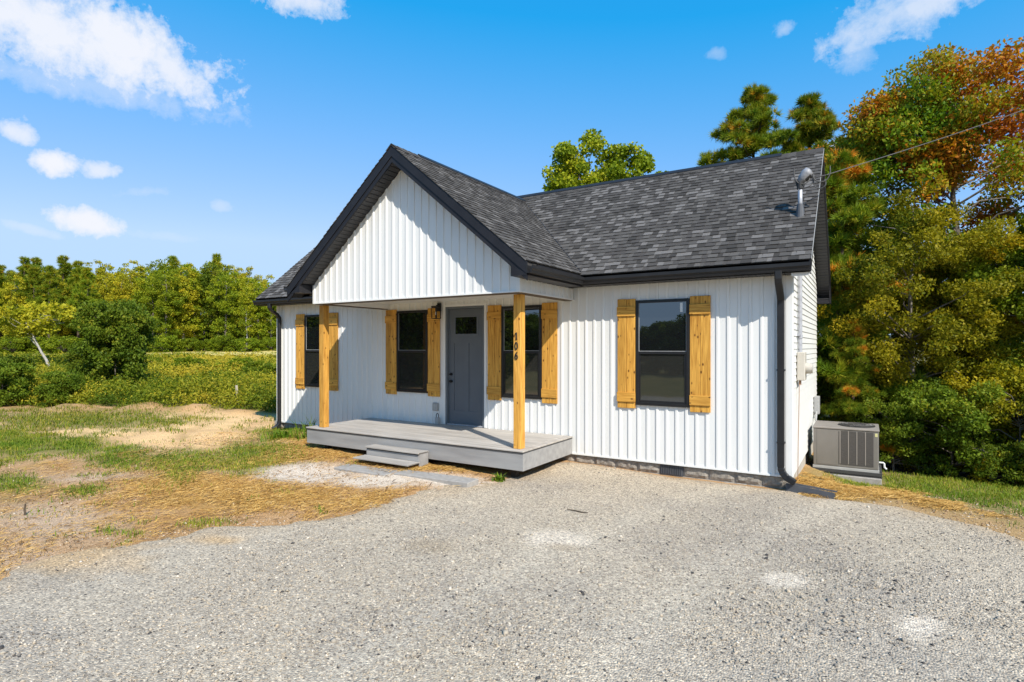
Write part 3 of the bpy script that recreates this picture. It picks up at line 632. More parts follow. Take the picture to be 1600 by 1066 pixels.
# ridge caps and ridge vents
rc = MB()
x = RX1
while x > RX0 + 0.1:
    for sg_ in (1, -1):
        rc.add([(x, YR, ZR + 0.028), (x - 0.17, YR, ZR + 0.02), (x - 0.17, YR - sg_ * 0.13, ZR - 0.13 * SM + 0.018), (x, YR - sg_ * 0.13, ZR - 0.13 * SM + 0.024)], [(0, 1, 2, 3) if sg_ > 0 else (3, 2, 1, 0)], random.randint(0, 2))
    x -= 0.15
y = RY0 - 0.01
while y < valley_y(AZ):
    for sg_ in (1, -1):
        rc.add([(AX, y, AZ + 0.03), (AX, y + 0.17, AZ + 0.022), (AX + sg_ * 0.13, y + 0.17, AZ - 0.13 * SG + 0.02), (AX + sg_ * 0.13, y, AZ - 0.13 * SG + 0.026)], [(0, 1, 2, 3)], random.randint(0, 2))
    y += 0.15
rc.build('ridge_caps', SHG, main_roof)
rv = MB()
rv.prism([(YR - 0.07, ZR - 0.07 * SM + 0.028), (YR, ZR + 0.03), (YR + 0.07, ZR - 0.07 * SM + 0.028), (YR + 0.07, ZR - 0.07 * SM + 0.045), (YR, ZR + 0.052), (YR - 0.07, ZR - 0.07 * SM + 0.045)], 'x', -12.3, -0.42)
part(rv, 'ridge_vent', BLACK)
rv = MB()
rv.prism([(AX - 0.07, AZ - 0.07 * SG + 0.028), (AX, AZ + 0.031), (AX + 0.07, AZ - 0.07 * SG + 0.028), (AX + 0.07, AZ - 0.07 * SG + 0.045), (AX, AZ + 0.052), (AX - 0.07, AZ - 0.07 * SG + 0.045)], 'y', -1.55, valley_y(AZ) + 0.02)
part(rv, 'ridge_vent', BLACK)
# valley line
vl = MB()
for sgn in (1, -1):
    xe = XE1 if sgn > 0 else XE0
    za = zgab(xe) + 0.02
    A_ = Vector((xe, valley_y(za), za)); B_ = Vector((AX, valley_y(AZ), AZ))
    vl.tube([A_ + Vector((0, 0, 0.008)), B_ + Vector((0, 0, 0.008))], 0.008, 5)
part(vl, 'valley_flashing', BLACK)
# rake fascia of the porch gable: two stepped boards each side
for sgn in (1, -1):
    xe = XE1 + 0.035 if sgn > 0 else XE0 - 0.035
    z = lambda x, d: zgab(x) - d
    f1 = MB().prism([(AX, AZ - 0.012), (xe, z(xe, 0.012)), (xe, z(xe, 0.19)), (AX, AZ - 0.19)], 'y', RY0, RY0 + 0.03); part(f1, 'rake_board', FASCIA)
    f2 = MB().prism([(AX, AZ - 0.192), (xe, z(xe, 0.192)), (xe, z(xe, 0.292)), (AX, AZ - 0.292)], 'y', RY0 + 0.014, RY0 + 0.04); part(f2, 'rake_trim', FASCIA)
    # slatted soffit under the rake
    sf = MB(); x1 = GXR if sgn > 0 else GXL; n = 34
    L_ = abs(x1 - AX)
    for i in range(n):
        xa = AX + sgn * (L_ * i / n + 0.0); xb = AX + sgn * (L_ * (i + 1) / n - 0.012)
        za, zb_ = zgab(xa) - 0.285, zgab(xb) - 0.285
        sf.add([(xa, RY0 + 0.035, za), (xb, RY0 + 0.035, zb_), (xb, GY0 + 0.02, zb_), (xa, GY0 + 0.02, za), (xa, RY0 + 0.035, za + 0.012), (xb, RY0 + 0.035, zb_ + 0.012), (xb, GY0 + 0.02, zb_ + 0.012), (xa, GY0 + 0.02, za + 0.012)],
               [(0, 1, 2, 3), (7, 6, 5, 4), (0, 4, 5, 1), (1, 5, 6, 2), (2, 6, 7, 3), (3, 7, 4, 0)])
    part(sf, 'rake_soffit', SOFFIT)
    # boxed return at the foot of the rake
    rx0 = GXR + 0.0 if sgn > 0 else GXL
    xo = xe
    rt = MB().prism([(rx0 + sgn * 0.03, 3.035), (xo, 3.035), (xo, zgab(xo) - 0.19), (rx0 + sgn * 0.03, zgab(rx0) - 0.286)], 'y', RY0 + 0.006, GY0 + 0.03)
    part(rt, 'eave_return', FASCIA)
    # eave soffit running back along the porch
    part(MB().box(min(rx0 + sgn * 0.02, xo - sgn * 0.03), max(rx0 + sgn * 0.02, xo - sgn * 0.03), GY0 + 0.03, -0.30, 3.035, 3.05), 'eave_soffit', SOFFIT)
    part(MB().box(min(xo - sgn * 0.03, xo), max(xo - sgn * 0.03, xo), GY0 + 0.03, -0.31, 3.035, zgab(xo) - 0.02), 'eave_fascia', FASCIA)
# main eaves
for (xa, xb) in ((XE1 + 0.005, RX1 - 0.02), (RX0 + 0.02, XE0 - 0.005)):
    part(MB().box(xa, xb, -0.32, -0.30, 3.05, 3.22), 'eave_fascia', FASCIA)
    sf = MB(); x = xa
    while x < xb - 0.02:
        sf.box(x, min(x + 0.088, xb), -0.30, 0.0, 3.05, 3.062); x += 0.1
    part(sf, 'eave_soffit', SOFFIT)
part(MB().box(RX0 + 0.02, RX1 - 0.02, 2 * YR + 0.30, 2 * YR + 0.32, 3.02, 3.22), 'eave_fascia', FASCIA)
part(MB().box(RX0 + 0.02, RX1 - 0.02, YB, 2 * YR + 0.30, 3.03, 3.045), 'eave_soffit', SOFFIT)
# right and left rakes of the main roof
for (xa, xb, xw) in ((RX1 - 0.03, RX1, XR), (RX0, RX0 + 0.03, XL)):
    for rear in (False, True):
        yf = lambda y: 2 * YR - y if rear else y
        rb = MB().prism([(yf(-0.325), zmain(-0.32) - 0.012), (yf(YR), ZR - 0.012), (yf(YR), ZR - 0.20), (yf(-0.325), zmain(-0.32) - 0.20)], 'x', xa, xb)
        part(rb, 'rake_board', FASCIA)
        sf = MB(); n = 44; lo, hi_ = (xw, xa) if xa > xw else (xb, xw)
        for i in range(n):
            y0 = -0.32 + (YR + 0.32) * i / n; y1 = -0.32 + (YR + 0.32) * (i + 1) / n - 0.014
            z0, z1 = zmain(y0) - 0.2, zmain(y1) - 0.2
            sf.add([(lo, yf(y0), z0), (hi_, yf(y0), z0), (hi_, yf(y1), z1), (lo, yf(y1), z1), (lo, yf(y0), z0 + 0.012), (hi_, yf(y0), z0 + 0.012), (hi_, yf(y1), z1 + 0.012), (lo, yf(y1), z1 + 0.012)],
                   [(0, 1, 2, 3), (7, 6, 5, 4), (0, 4, 5, 1), (1, 5, 6, 2), (2, 6, 7, 3), (3, 7, 4, 0)])
        part(sf, 'rake_soffit', SOFFIT)
        # closed end of the eave
        e_ = MB().prism([(yf(-0.325), 2.93), (yf(-0.0), 2.93), (yf(0.05), zmain(0.05) - 0.19), (yf(-0.325), zmain(-0.32) - 0.19)], 'x', xa + 0.003, xb - 0.003) if rear else None
        if e_: part(e_, 'eave_return', FASCIA)
part(MB().box(RX1 - 0.3, RX1 - 0.03, 2 * YR + 0.0, 2 * YR + 0.325, 2.93, 3.02), 'eave_return', FASCIA)
de = MB()
de.prism([(-0.33, zmain(-0.33) - 0.014), (YR, ZR - 0.014), (YR, ZR + 0.004), (-0.33, zmain(-0.33) + 0.004)], 'x', RX1 + 0.001, RX1 + 0.008)
part(de, 'drip_edge', GREYP)
# short pale soffit end under the gutter at the right corner
fe = MB(); fe.box(0.022, 0.262, -0.298, -0.285, 3.0, 3.048); part(fe, 'frieze_end', TRIM)
# gutters
GP = [(0.0, -0.115), (0.075, -0.115), (0.085, -0.075), (0.105, -0.05), (0.105, 0.0), (0.09, 0.0), (0.09, -0.04), (0.07, -0.07), (0.062, -0.10), (0.012, -0.10), (0.012, 0.0), (0.0, 0.0)]
up = (0, 0, 1); zt_ = 3.180
g = MB()
gxe = XE1 + 0.035
g.sweep([((gxe + 0.0, RY0 + 0.0, zt_), (1, 0, 0), up), ((gxe, -0.325, zt_), (1, -1, 0), up), ((RX1 - 0.015, -0.325, zt_), (0, -1, 0), up)], GP)
gut = part(g, 'gutter', BLACK)
g = MB(); g.sweep([((RX0 + 0.015, -0.325, zt_), (0, -1, 0), up), ((XE0 - 0.035, -0.325, zt_), (-1, -1, 0), up), ((XE0 - 0.035, RY0, zt_), (-1, 0, 0), up)], GP)
part(g, 'gutter', BLACK)
g = MB(); g.sweep([((RX0 + 0.015, 2 * YR + 0.325, zt_), (0, 1, 0), up), ((RX1 - 0.015, 2 * YR + 0.325, zt_), (0, 1, 0), up)], GP); part(g, 'gutter', BLACK)
# downspouts (rectangular, ribbed)
def rect_prof(w, d):
    c = 0.012; return [(-w / 2 + c, -d / 2), (w / 2 - c, -d / 2), (w / 2, -d / 2 + c), (w / 2, d / 2 - c), (w / 2 - c, d / 2), (-w / 2 + c, d / 2), (-w / 2, d / 2 - c), (-w / 2, -d / 2 + c)]
def spout(pts, parent, w=0.10, d=0.072, side=(1, 0, 0)):
    mb = MB(); P_ = [Vector(p) for p in pts]; path = []
    for i, p in enumerate(P_):
        t = (P_[min(i + 1, len(P_) - 1)] - P_[max(i - 1, 0)]).normalized(); r = Vector(side); r = (r - t * r.dot(t)).normalized(); u = t.cross(r)
        path.append((p, r, u))
    mb.sweep(path, rect_prof(w, d)); return part(mb, 'downspout', BLACK, parent)
sx = -0.142
ds = spout([(sx, -0.375, 3.08), (sx, -0.375, 2.97), (sx, -0.355, 2.92), (sx, -0.14, 2.74), (sx, -0.085, 2.68), (sx, -0.075, 2.62), (sx, -0.075, 0.16)], house)
el = []
for i in range(9):
    a = i / 8 * R(62); el.append((sx + 0.20 * (1 - math.cos(a)), -0.075 - 0.05 * (1 - math.cos(a)), 0.16 - 0.20 * math.sin(a)))
el.append((el[-1][0] + 0.09, el[-1][1] - 0.025, el[-1][2] - 0.045))
mb = MB(); path = []
for i, p in enumerate(el):
    t = (Vector(el[min(i + 1, len(el) - 1)]) - Vector(el[max(i - 1, 0)])).normalized(); r = Vector((0, 1, 0)); r = (r - t * r.dot(t)).normalized()
    k = 1.0 if i % 2 == 0 else 0.9
    path.append((p, r * k, t.cross(r) * k))
mb.sweep(path, rect_prof(0.075, 0.10)); mb.build('elbow', BLACK, ds)
sb = MB()
for zz in (0.5, 1.6): sb.box(sx - 0.058, sx + 0.058, -0.115, -0.02, zz, zz + 0.025)
sb.build('strap', BLACK, ds)
sx = -12.13
dl_ = spout([(sx + 0.02, -0.375, 3.08), (sx + 0.02, -0.375, 2.98), (sx + 0.01, -0.35, 2.93), (sx, -0.14, 2.80), (sx, -0.08, 2.72), (sx, -0.075, 2.62), (sx, -0.075, 0.02), (sx, -0.085, -0.05), (sx - 0.03, -0.14, -0.13), (sx - 0.06, -0.24, -0.17)], house)

# porch: gable wall, beams, ceiling ------------------------------
gw = MB(); und = lambda x: zgab(x) - 0.292
gw.prism([(GXL, ZB), (GXR, ZB), (GXR, und(GXR)), (AX, und(AX)), (GXL, und(GXL))], 'y', GY0, GY0 + 0.03)
gable_wall = part(gw, 'gable_wall', TRIM)
siding(gable_wall, GXL + 0.05, GXR - 0.05, lambda u: ZB + 0.02, lambda u: und(u), Tg, GXL + 0.05)
gt = MB(); gt.cbox(GXL, GXL + 0.055, GY0 - 0.026, GY0 + 0.02, ZB - 0.004, und(GXL) - 0.002, 0.005); gt.cbox(GXR - 0.055, GXR + 0.02, GY0 - 0.026, GY0 + 0.05, ZB - 0.004, min(und(GXR), 3.2), 0.005); gt.box(GXL + 0.055, GXR - 0.055, GY0 - 0.028, GY0 + 0.0, ZB - 0.004, ZB + 0.022)
gt.build('gable_trim', TRIM, gable_wall)
bm_ = MB()
bm_.box(GXL + 0.004, GXR - 0.004, GY0 + 0.03, GY0 + 0.20, ZB + 0.002, 3.05)
porch_beam = part(bm_, 'porch_beam', TRIM)
for xa, xb in ((GXL + 0.004, GXL + 0.19), (GXR - 0.19, GXR - 0.004)):
    b_ = part(MB().box(xa, xb, GY0 + 0.202, -0.005, ZB + 0.002, 3.034), 'porch_beam', TRIM)
siding(b_, GY0 + 0.05, -0.03, lambda u: ZB + 0.02, lambda u: 3.034, Tr, GY0 + 0.05)
tb = MB(); tb.box(GXR - 0.002, GXR + 0.026, GY0 + 0.05, -0.024, ZB - 0.004, ZB + 0.022); part(tb, 'beam_trim', TRIM)
bu = MB(); bu.box(GXL + 0.02, GXR - 0.02, GY0 + 0.012, GY0 + 0.19, ZB - 0.012, ZB + 0.0); bu.box(GXL + 0.02, GXL + 0.18, GY0 + 0.192, -0.03, ZB - 0.012, ZB); bu.box(GXR - 0.18, GXR - 0.01, GY0 + 0.192, -0.03, ZB - 0.012, ZB); part(bu, 'beam_soffit', GREENY)
part(MB().box(GXL + 0.19, GXR - 0.19, GY0 + 0.2, -0.004, 2.93, 2.95), 'porch_ceiling', TRIM)
# deck -----------------------------------------------------------
DKX0, DKX1, DKY = -8.845, -3.665, -1.80
dk = MB(); dk.box(DKX0 + 0.05, DKX1 - 0.05, DKY + 0.05, -0.03, 0.03, ZD - 0.03)
deck = part(dk, 'porch_deck', DECKE)
nb = 12; y1_ = -0.028; y0_ = DKY + 0.135
for i in range(nb):
    a = y0_ + (y1_ - y0_) * i / nb; b = y0_ + (y1_ - y0_) * (i + 1) / nb - 0.005
    MB().cbox(DKX0 + 0.125, DKX1 - 0.125, a, b, ZD - 0.026, ZD, 0.003).build('deck_board', DECK, deck)
MB().cbox(DKX0 - 0.015, DKX1 + 0.015, DKY - 0.025, DKY + 0.13, ZD - 0.026, ZD, 0.004).build('deck_board', DECK, deck)
for xa, xb in ((DKX0 - 0.015, DKX0 + 0.12), (DKX1 - 0.12, DKX1 + 0.015)): MB().cbox(xa, xb, DKY + 0.134, y1_, ZD - 0.026, ZD, 0.004).build('deck_board', DECK, deck)
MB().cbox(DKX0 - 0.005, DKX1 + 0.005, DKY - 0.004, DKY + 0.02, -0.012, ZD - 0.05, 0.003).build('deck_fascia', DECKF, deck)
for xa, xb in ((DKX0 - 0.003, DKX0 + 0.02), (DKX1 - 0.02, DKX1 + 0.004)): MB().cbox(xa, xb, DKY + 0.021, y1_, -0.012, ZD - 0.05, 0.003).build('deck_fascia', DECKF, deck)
MB().box(DKX0 - 0.008, DKX1 + 0.008, DKY - 0.014, DKY + 0.0, ZD - 0.050, ZD - 0.027).build('deck_edge', DECKE, deck)
MB().box(DKX1 - 0.001, DKX1 + 0.008, DKY + 0.001, y1_, ZD - 0.046, ZD - 0.027).build('deck_edge', DECKE, deck)
jl = MB()
for i in range(14): jl.box(DKX0 + 0.06 + i * 0.38, DKX0 + 0.1 + i * 0.38, DKY + 0.06, -0.04, -0.02, 0.03)
for (xx, yy) in ((DKX0 + 0.3, -1.6), (-6.3, -1.6), (DKX1 - 0.35, -1.6), (DKX1 - 0.35, -0.4), (DKX0 + 0.3, -0.4)): jl.box(xx, xx + 0.1, yy, yy + 0.1, -0.4, 0.0)
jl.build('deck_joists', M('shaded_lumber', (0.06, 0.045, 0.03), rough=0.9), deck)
# posts
def digit(ch, cx, y, z0, z1, parent):
    w = (z1 - z0) * 0.50; h = z1 - z0; s_ = 0.011; mb = MB()
    def pt(u, v): return (cx + (u - 0.5) * w, y - 0.006, z0 + v * h)
    if ch == '1': strokes = [[(0.15, 0.80), (0.4, 0.86), (0.58, 1.0), (0.58, 0.5), (0.56, 0.0)], [(0.32, 0.02), (0.8, 0.0)]]
    elif ch == '0': strokes = [[(0.5 + 0.42 * math.sin(a), 0.5 + 0.5 * math.cos(a)) for a in np.linspace(0, 2 * math.pi, 21)]]
    else: strokes = [[(0.82, 1.0), (0.5, 0.88), (0.24, 0.66), (0.12, 0.40)] + [(0.5 + 0.4 * math.cos(a), 0.30 + 0.30 * math.sin(a)) for a in np.linspace(math.pi * 0.95, math.pi * 2.9, 18)]]
    for st in strokes: mb.tube([pt(*q) for q in st], s_ * (0.95 if ch != '0' else 0.9), 6)
    mb.build('house_number', BLACK, parent)
PW = 0.14
for (px, lab) in ((-8.52, None), (-3.83, None)):
    mb = MB(); mb.cbox(px - PW / 2, px + PW / 2, -1.71, -1.71 + PW, ZD, ZB - 0.012, 0.006)
    po = part(mb, 'porch_post', POSTW)
    if px > -5:
        for ch, z0, z1 in (('1', 2.085, 2.195), ('0', 1.925, 2.035), ('6', 1.765, 1.875)): digit(ch, -3.842, -1.71, z0, z1, po)

# windows and shutters -------------------------------------------
WZT, WZB = 2.767, 0.96
def window(x0, x1):
    w = empty_part('window')
    mb = MB(); t = 0.05; yf, yb = -0.052, -0.004
    mb.cbox(x0, x0 + t, yf, yb, WZB, WZT, 0.004); mb.cbox(x1 - t, x1, yf, yb, WZB, WZT, 0.004); mb.cbox(x0 + t, x1 - t, yf, yb, WZT - t, WZT, 0.004); mb.cbox(x0 + t, x1 - t, yf - 0.006, yb, WZB, WZB + t, 0.004)
    mb.build('window_frame', FRAME, w)
    zm = (WZT + WZB) / 2 + 0.02
    mb = MB(); s_ = 0.03
    mb.cbox(x0 + t, x1 - t, -0.047, -0.02, zm - 0.045, zm, 0.003)
    mb.box(x0 + t, x0 + t + 0.028, -0.036, -0.02, WZB + t, zm - 0.045); mb.box(x1 - t - 0.035, x1 - t, -0.036, -0.02, WZB + t, zm - 0.045); mb.box(x0 + t + 0.028, x1 - t - 0.035, -0.036, -0.02, WZB + t, WZB + t + 0.035)
    mb.build('sash', FRAME, w)
    mb = MB(); a, b, c, d, q = x0 + t, x1 - t, zm + 0.002, WZT - t, 0.009
    mb.box(a, b, -0.034, -0.028, c, c + q); mb.box(a, a + q, -0.034, -0.028, c + q, d); mb.box(b - q, b, -0.034, -0.028, c + q, d)
    mb.build('glazing_bead', GREYP, w)
    mb = MB(); mb.box(a, b, -0.0285, -0.0245, zm, WZT - t); mb.build('pane', GLASS, w)
    mb = MB(); mb.box(x0 + t, x1 - t, -0.0265, -0.0235, WZB + t, zm - 0.04); mb.build('pane', SCREEN, w)
    return w
def empty_part(name):
    o = bpy.data.objects.new(name, None); o.empty_display_size = 0.1; link(o, house); return o
def shutter(x0, x1, z0, z1):
    s_ = empty_part('shutter'); mid = (x0 + x1) / 2
    for a, b in ((x0, mid - 0.0025), (mid + 0.0025, x1)): MB().cbox(a, b, -0.045, -0.022, z0 + random.uniform(-0.003, 0.003), z1 + random.uniform(-.003, .003), 0.004).build('shutter_board', CEDAR, s_)
    for a in (z1 - 0.30, z0 + 0.11): MB().cbox(x0 - 0.004, x1 + 0.004, -0.068, -0.0455, a, a + 0.165, 0.004).build('shutter_batten', CEDARX, s_)
WIN = [(-11.168, -10.279), (-8.017, -7.117), (-5.208, -4.300), (-2.436, -1.519)]
for i, (a, b) in enumerate(WIN):
    w = window(a, b)
    if i == 3: MB().box(b - 0.155, b - 0.115, -0.0305, -0.0287, WZT - 0.22, WZT - 0.07).build('sticker', STICK, w)
    shutter(a - 0.335, a - 0.008, 0.895, 2.80); shutter(b + 0.008, b + 0.335, 0.895, 2.80)
# door -----------------------------------------------------------
dr = empty_part('front_door')
df = MB()
for a, b in ((DX0, DX0 + 0.045), (DX1 - 0.045, DX1)): df.cbox(a, b, -0.018, 0.12, ZD + 0.002, DZT, 0.003)
df.cbox(DX0 + 0.045, DX1 - 0.045, -0.018, 0.12, DZT - 0.045, DZT, 0.003); df.build('door_frame', DOORF, dr)
SX0, SX1, SZ0, SZ1 = DX0 + 0.048, DX1 - 0.048, ZD + 0.03, DZT - 0.048
db = MB(); yd = 0.052
db.box(SX0, SX1, yd, yd + 0.045, SZ0, SZ1); db.build('door_slab', DOOR, dr)
db = MB()                                # raised stiles and rails leave two flat panels and the light
W_ = SX1 - SX0
st = 0.14
zl0, zl1 = 2.20, 2.62
zp0, zp1 = 0.62, 2.04
cx = (SX0 + SX1) / 2
for (a, b, c, d) in ((SX0 + 0.002, SX0 + st, SZ0 + 0.002, SZ1 - 0.002), (SX1 - st, SX1 - 0.002, SZ0 + 0.002, SZ1 - 0.002), (SX0 + st, SX1 - st, SZ0 + 0.002, zp0), (SX0 + st, SX1 - st, zp1, zl0), (SX0 + st, SX1 - st, zl1, SZ1 - 0.002), (cx - 0.07, cx + 0.07, zp0, zp1)):
    db.box(a, b, yd - 0.012, yd, c, d)
db.build('door_stiles', DOOR, dr)
lf = MB(); a, b, c, d, q = SX0 + st, SX1 - st, zl0, zl1, 0.035
lf.box(a, b, yd - 0.022, yd, c, c + q); lf.box(a, b, yd - 0.022, yd, d - q, d); lf.box(a, a + q, yd - 0.022, yd, c + q, d - q); lf.box(b - q, b, yd - 0.022, yd, c + q, d - q); lf.build('light_frame', DOOR, dr)
MB().box(a + q, b - q, yd - 0.006, yd - 0.001, c + q, d - q).build('pane', GLASS, dr)
for zz, nm in ((1.385, 'deadbolt'), (1.235, 'door_knob')):
    mb = MB(); mb.tube([(SX0 + 0.07, yd - 0.012, zz), (SX0 + 0.07, yd - 0.028, zz)], 0.032, 14)
    mb.tube([(SX0 + 0.07, yd - 0.027, zz), (SX0 + 0.07, yd - 0.055, zz), (SX0 + 0.07, yd - 0.07, zz), (SX0 + 0.07, yd - 0.082, zz)], [0.014, 0.018, 0.028, 0.02] if nm == 'door_knob' else [0.022, 0.02, 0.018, 0.012], 12)
    mb.build(nm, BLACK, dr)
MB().cbox(DX0 + 0.045, DX1 - 0.045, -0.03, 0.12, ZD + 0.002, ZD + 0.028, 0.004).build('threshold', GALV, dr)
dt = MB(); dt.cbox(DX0 - 0.055, DX0 - 0.001, -0.028, 0.01, ZD + 0.002, DZT + 0.05, 0.004); dt.cbox(DX1 + 0.001, DX1 + 0.055, -0.028, 0.01, ZD + 0.002, DZT + 0.05, 0.004); dt.cbox(DX0 - 0.001, DX1 + 0.001, -0.028, 0.01, DZT + 0.001, DZT + 0.05, 0.004)
part(dt, 'door_trim', TRIM)
# lantern
ln = empty_part('wall_lantern'); lx, lz0, lz1 = -6.80, 2.56, 2.86
mb = MB(); mb.cbox(lx - 0.05, lx + 0.05, -0.05, -0.02, lz1 - 0.14, lz1 + 0.04, 0.004); mb.box(lx - 0.012, lx + 0.012, -0.13, -0.05, lz1 - 0.03, lz1 - 0.005); mb.build('back_plate', BLACK, ln)
mb = MB(); yc = -0.135; hw = 0.065
for sx_ in (-1, 1):
    for sy_ in (-1, 1): mb.box(lx + sx_ * hw - 0.007, lx + sx_ * hw + 0.007, yc + sy_ * hw - 0.007, yc + sy_ * hw + 0.007, lz0, lz1 - 0.06)
for zz in (lz0, lz1 - 0.07):
    for q in (-1, 1):
        mb.box(lx - hw, lx + hw, yc + q * hw - 0.006, yc + q * hw + 0.006, zz, zz + 0.012); mb.box(lx + q * hw - 0.006, lx + q * hw + 0.006, yc - hw, yc + hw, zz, zz + 0.012)
mb.cbox(lx - 0.078, lx + 0.078, yc - 0.078, yc + 0.078, lz1 - 0.058, lz1 - 0.03, 0.006); mb.tube([(lx, yc, lz1 - 0.09), (lx, yc, lz1 - 0.15)], 0.016, 8)
mb.build('lantern_cage', BLACK, ln)
mb = MB(); mb.tube([(lx, yc, lz1 - 0.15), (lx, yc, lz1 - 0.19), (lx, yc, lz1 - 0.22)], [0.014, 0.026, 0.012], 10); mb.build('bulb', M('bulb_glass', (0.5, 0.5, 0.48), rough=0.15), ln)
# outlet cover
mb = MB(); mb.cbox(-6.965, -6.83, -0.075, -0.022, 0.60, 0.755, 0.012); mb.box(-6.975, -6.82, -0.026, -0.021, 0.59, 0.765); mb.box(-6.93, -6.865, -0.082, -0.074, 0.62, 0.73); part(mb, 'outlet_cover', GREYP)
# meter, conduit, service mast
sm_ = empty_part('service_mast')
cy = 0.66
mb = MB(); mb.tube([(0.055, cy, 1.86), (0.055, cy, 2.98)], 0.030, 12); mb.tube([(0.055, cy, 2.98), (0.055, cy, 3.92)], 0.030, 12); mb.tube([(0.055, cy, 2.10), (0.055, cy, 2.16)], 0.038, 12); mb.box(-0.0, 0.07, cy - 0.06, cy + 0.06, 2.14, 2.165); mb.build('conduit', GALV, sm_)
mb = MB(); mb.tube([(0.055, cy, zmain(cy) - 0.02), (0.055, cy, 4.57)], 0.034, 14); mb.build('mast_pipe', GALV, sm_, smooth=True)
mb = MB(); mb.tube([(0.055, cy, zmain(cy) - 0.06), (0.055, cy, zmain(cy) + 0.10), (0.055, cy, zmain(cy) + 0.17)], [0.075, 0.055, 0.045], 14); mb.build('pipe_boot', DARKG, sm_)
GREYH = M('cast_grey', (0.20, 0.205, 0.22), (0.30, 0.305, 0.32), scale=20, rough=0.5)
mb = MB(); hx = 0.055
mb.tube([(hx, cy, 4.60), (hx + 0.035, cy, 4.665), (hx + 0.09, cy, 4.735), (hx + 0.135, cy, 4.775), (hx + 0.15, cy, 4.785)], [0.05, 0.07, 0.085, 0.07, 0.02], 14); mb.build('weatherhead', GREYH, sm_, smooth=True)
mb = MB(); mb.tube([(hx + 0.06, cy, 4.655), (hx + 0.135, cy, 4.715)], [0.055, 0.06], 12); mb.build('insulator', RUBBER, sm_)
mb = MB(); mb.tube([(hx, cy, 4.50), (hx, cy, 4.62)], 0.05, 12); mb.tube([(hx, cy, 4.50), (hx - 0.045, cy - 0.02, 4.56), (hx - 0.06, cy - 0.02, 4.66)], 0.014, 6); mb.build('mast_clamp', RUBBER, sm_)
def loop(pts, r=0.009):
    mb = MB(); P_ = [Vector(p) for p in pts]; out = []
    for i in range(len(P_) - 1):
        p0, p1, p2, p3 = P_[max(i - 1, 0)], P_[i], P_[i + 1], P_[min(i + 2, len(P_) - 1)]
        for t in np.linspace(0, 1, 7)[:-1]:
            t = float(t); out.append(0.5 * ((2 * p1) + (-p0 + p2) * t + (2 * p0 - 5 * p1 + 4 * p2 - p3) * t * t + (-p0 + 3 * p1 - 3 * p2 + p3) * t ** 3))
    out.append(P_[-1]); mb.tube(out, r, 6); return mb
WE = (0.40, cy + 0.02, 4.67)
c_ = MB()
for pts in ([(hx - 0.085, cy - 0.03, 4.84), (hx - 0.08, cy - 0.03, 4.70), (hx - 0.03, cy - 0.04, 4.60), (hx + 0.05, cy - 0.04, 4.565), (hx + 0.12, cy - 0.03, 4.60), (hx + 0.14, cy, 4.70), (hx + 0.10, cy, 4.75)],
            [(hx + 0.17, cy, 4.75), (hx + 0.19, cy - 0.02, 4.66), (hx + 0.22, cy - 0.02, 4.60), (hx + 0.30, cy - 0.02, 4.565), (hx + 0.38, cy, 4.60), (hx + 0.42, cy, 4.70), (hx + 0.42, cy, 4.80)],
            [(hx + 0.18, cy + 0.02, 4.75), (hx + 0.185, cy, 4.60), (hx + 0.22, cy, 4.50), (hx + 0.30, cy, 4.47), (hx + 0.36, cy, 4.52), (WE[0], WE[1], WE[2] - 0.06)],
            [(hx + 0.03, cy, 4.50), (hx + 0.12, cy - 0.02, 4.515), (hx + 0.18, cy, 4.57), (hx + 0.21, cy, 4.64), (hx + 0.28, cy, 4.66), WE]):
    l_ = loop(pts); c_.add(l_.v, l_.f)
c_.build('cable', CABLE, sm_)
mt = empty_part('meter_box')
mb = MB(); mb.cbox(0.02, 0.135, cy - 0.14, cy + 0.14, 1.43, 1.88, 0.01); mb.build('meter_case', BEIGE, mt)
mb = MB(); mb.tube([(0.135, cy + 0.0, 1.62), (0.21, cy, 1.62)], 0.085, 18); mb.tube([(0.21, cy, 1.62), (0.235, cy, 1.62)], 0.075, 18); mb.build('meter_dial', BEIGE, mt)
mb = MB(); mb.tube([(0.05, cy - 0.1, 1.43), (0.05, cy - 0.1, 1.2), (0.035, cy - 0.1, 0.4), (0.03, cy - 0.1, -0.25)], 0.006, 6); mb.tube([(0.06, cy - 0.08, 1.43), (0.06, cy - 0.08, 1.36)], 0.02, 8); mb.build('ground_wire', M('copper_wire', (0.35, 0.2, 0.12), rough=0.5), mt)
mb = MB(); mb.cbox(0.02, 0.12, 3.95, 4.2, 0.55, 0.92, 0.01); part(mb, 'disconnect_box', GREYP)
mb = MB(); mb.tube([(0.07, 3.95, 0.6), (0.07, 3.75, 0.45), (0.2, 3.5, 0.3)], 0.02, 8); part(mb, 'conduit', GREYP)

# ------------------------------------------------------------------ things by the house
def G(x, y): return ghs(x, y)
st_ = empty('porch_steps', (-6.25, -2.0, -0.2), 'grey two-tread composite steps standing in front of the porch deck', 'steps')
X0, X1 = -6.86, -5.585
MB().cbox(X0 - 0.01, X1 + 0.01, -2.10, -1.835, 0.115, 0.141, 0.003).build('tread', DECK, st_)
MB().cbox(X0 - 0.03, X1 + 0.01, -2.36, -2.065, -0.047, -0.021, 0.003).build('tread', DECK, st_)
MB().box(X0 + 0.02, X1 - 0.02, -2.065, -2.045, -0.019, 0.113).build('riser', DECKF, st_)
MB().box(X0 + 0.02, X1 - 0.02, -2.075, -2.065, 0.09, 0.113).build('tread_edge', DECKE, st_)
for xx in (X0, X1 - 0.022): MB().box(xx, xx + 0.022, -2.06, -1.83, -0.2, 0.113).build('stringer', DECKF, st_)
mb = MB()
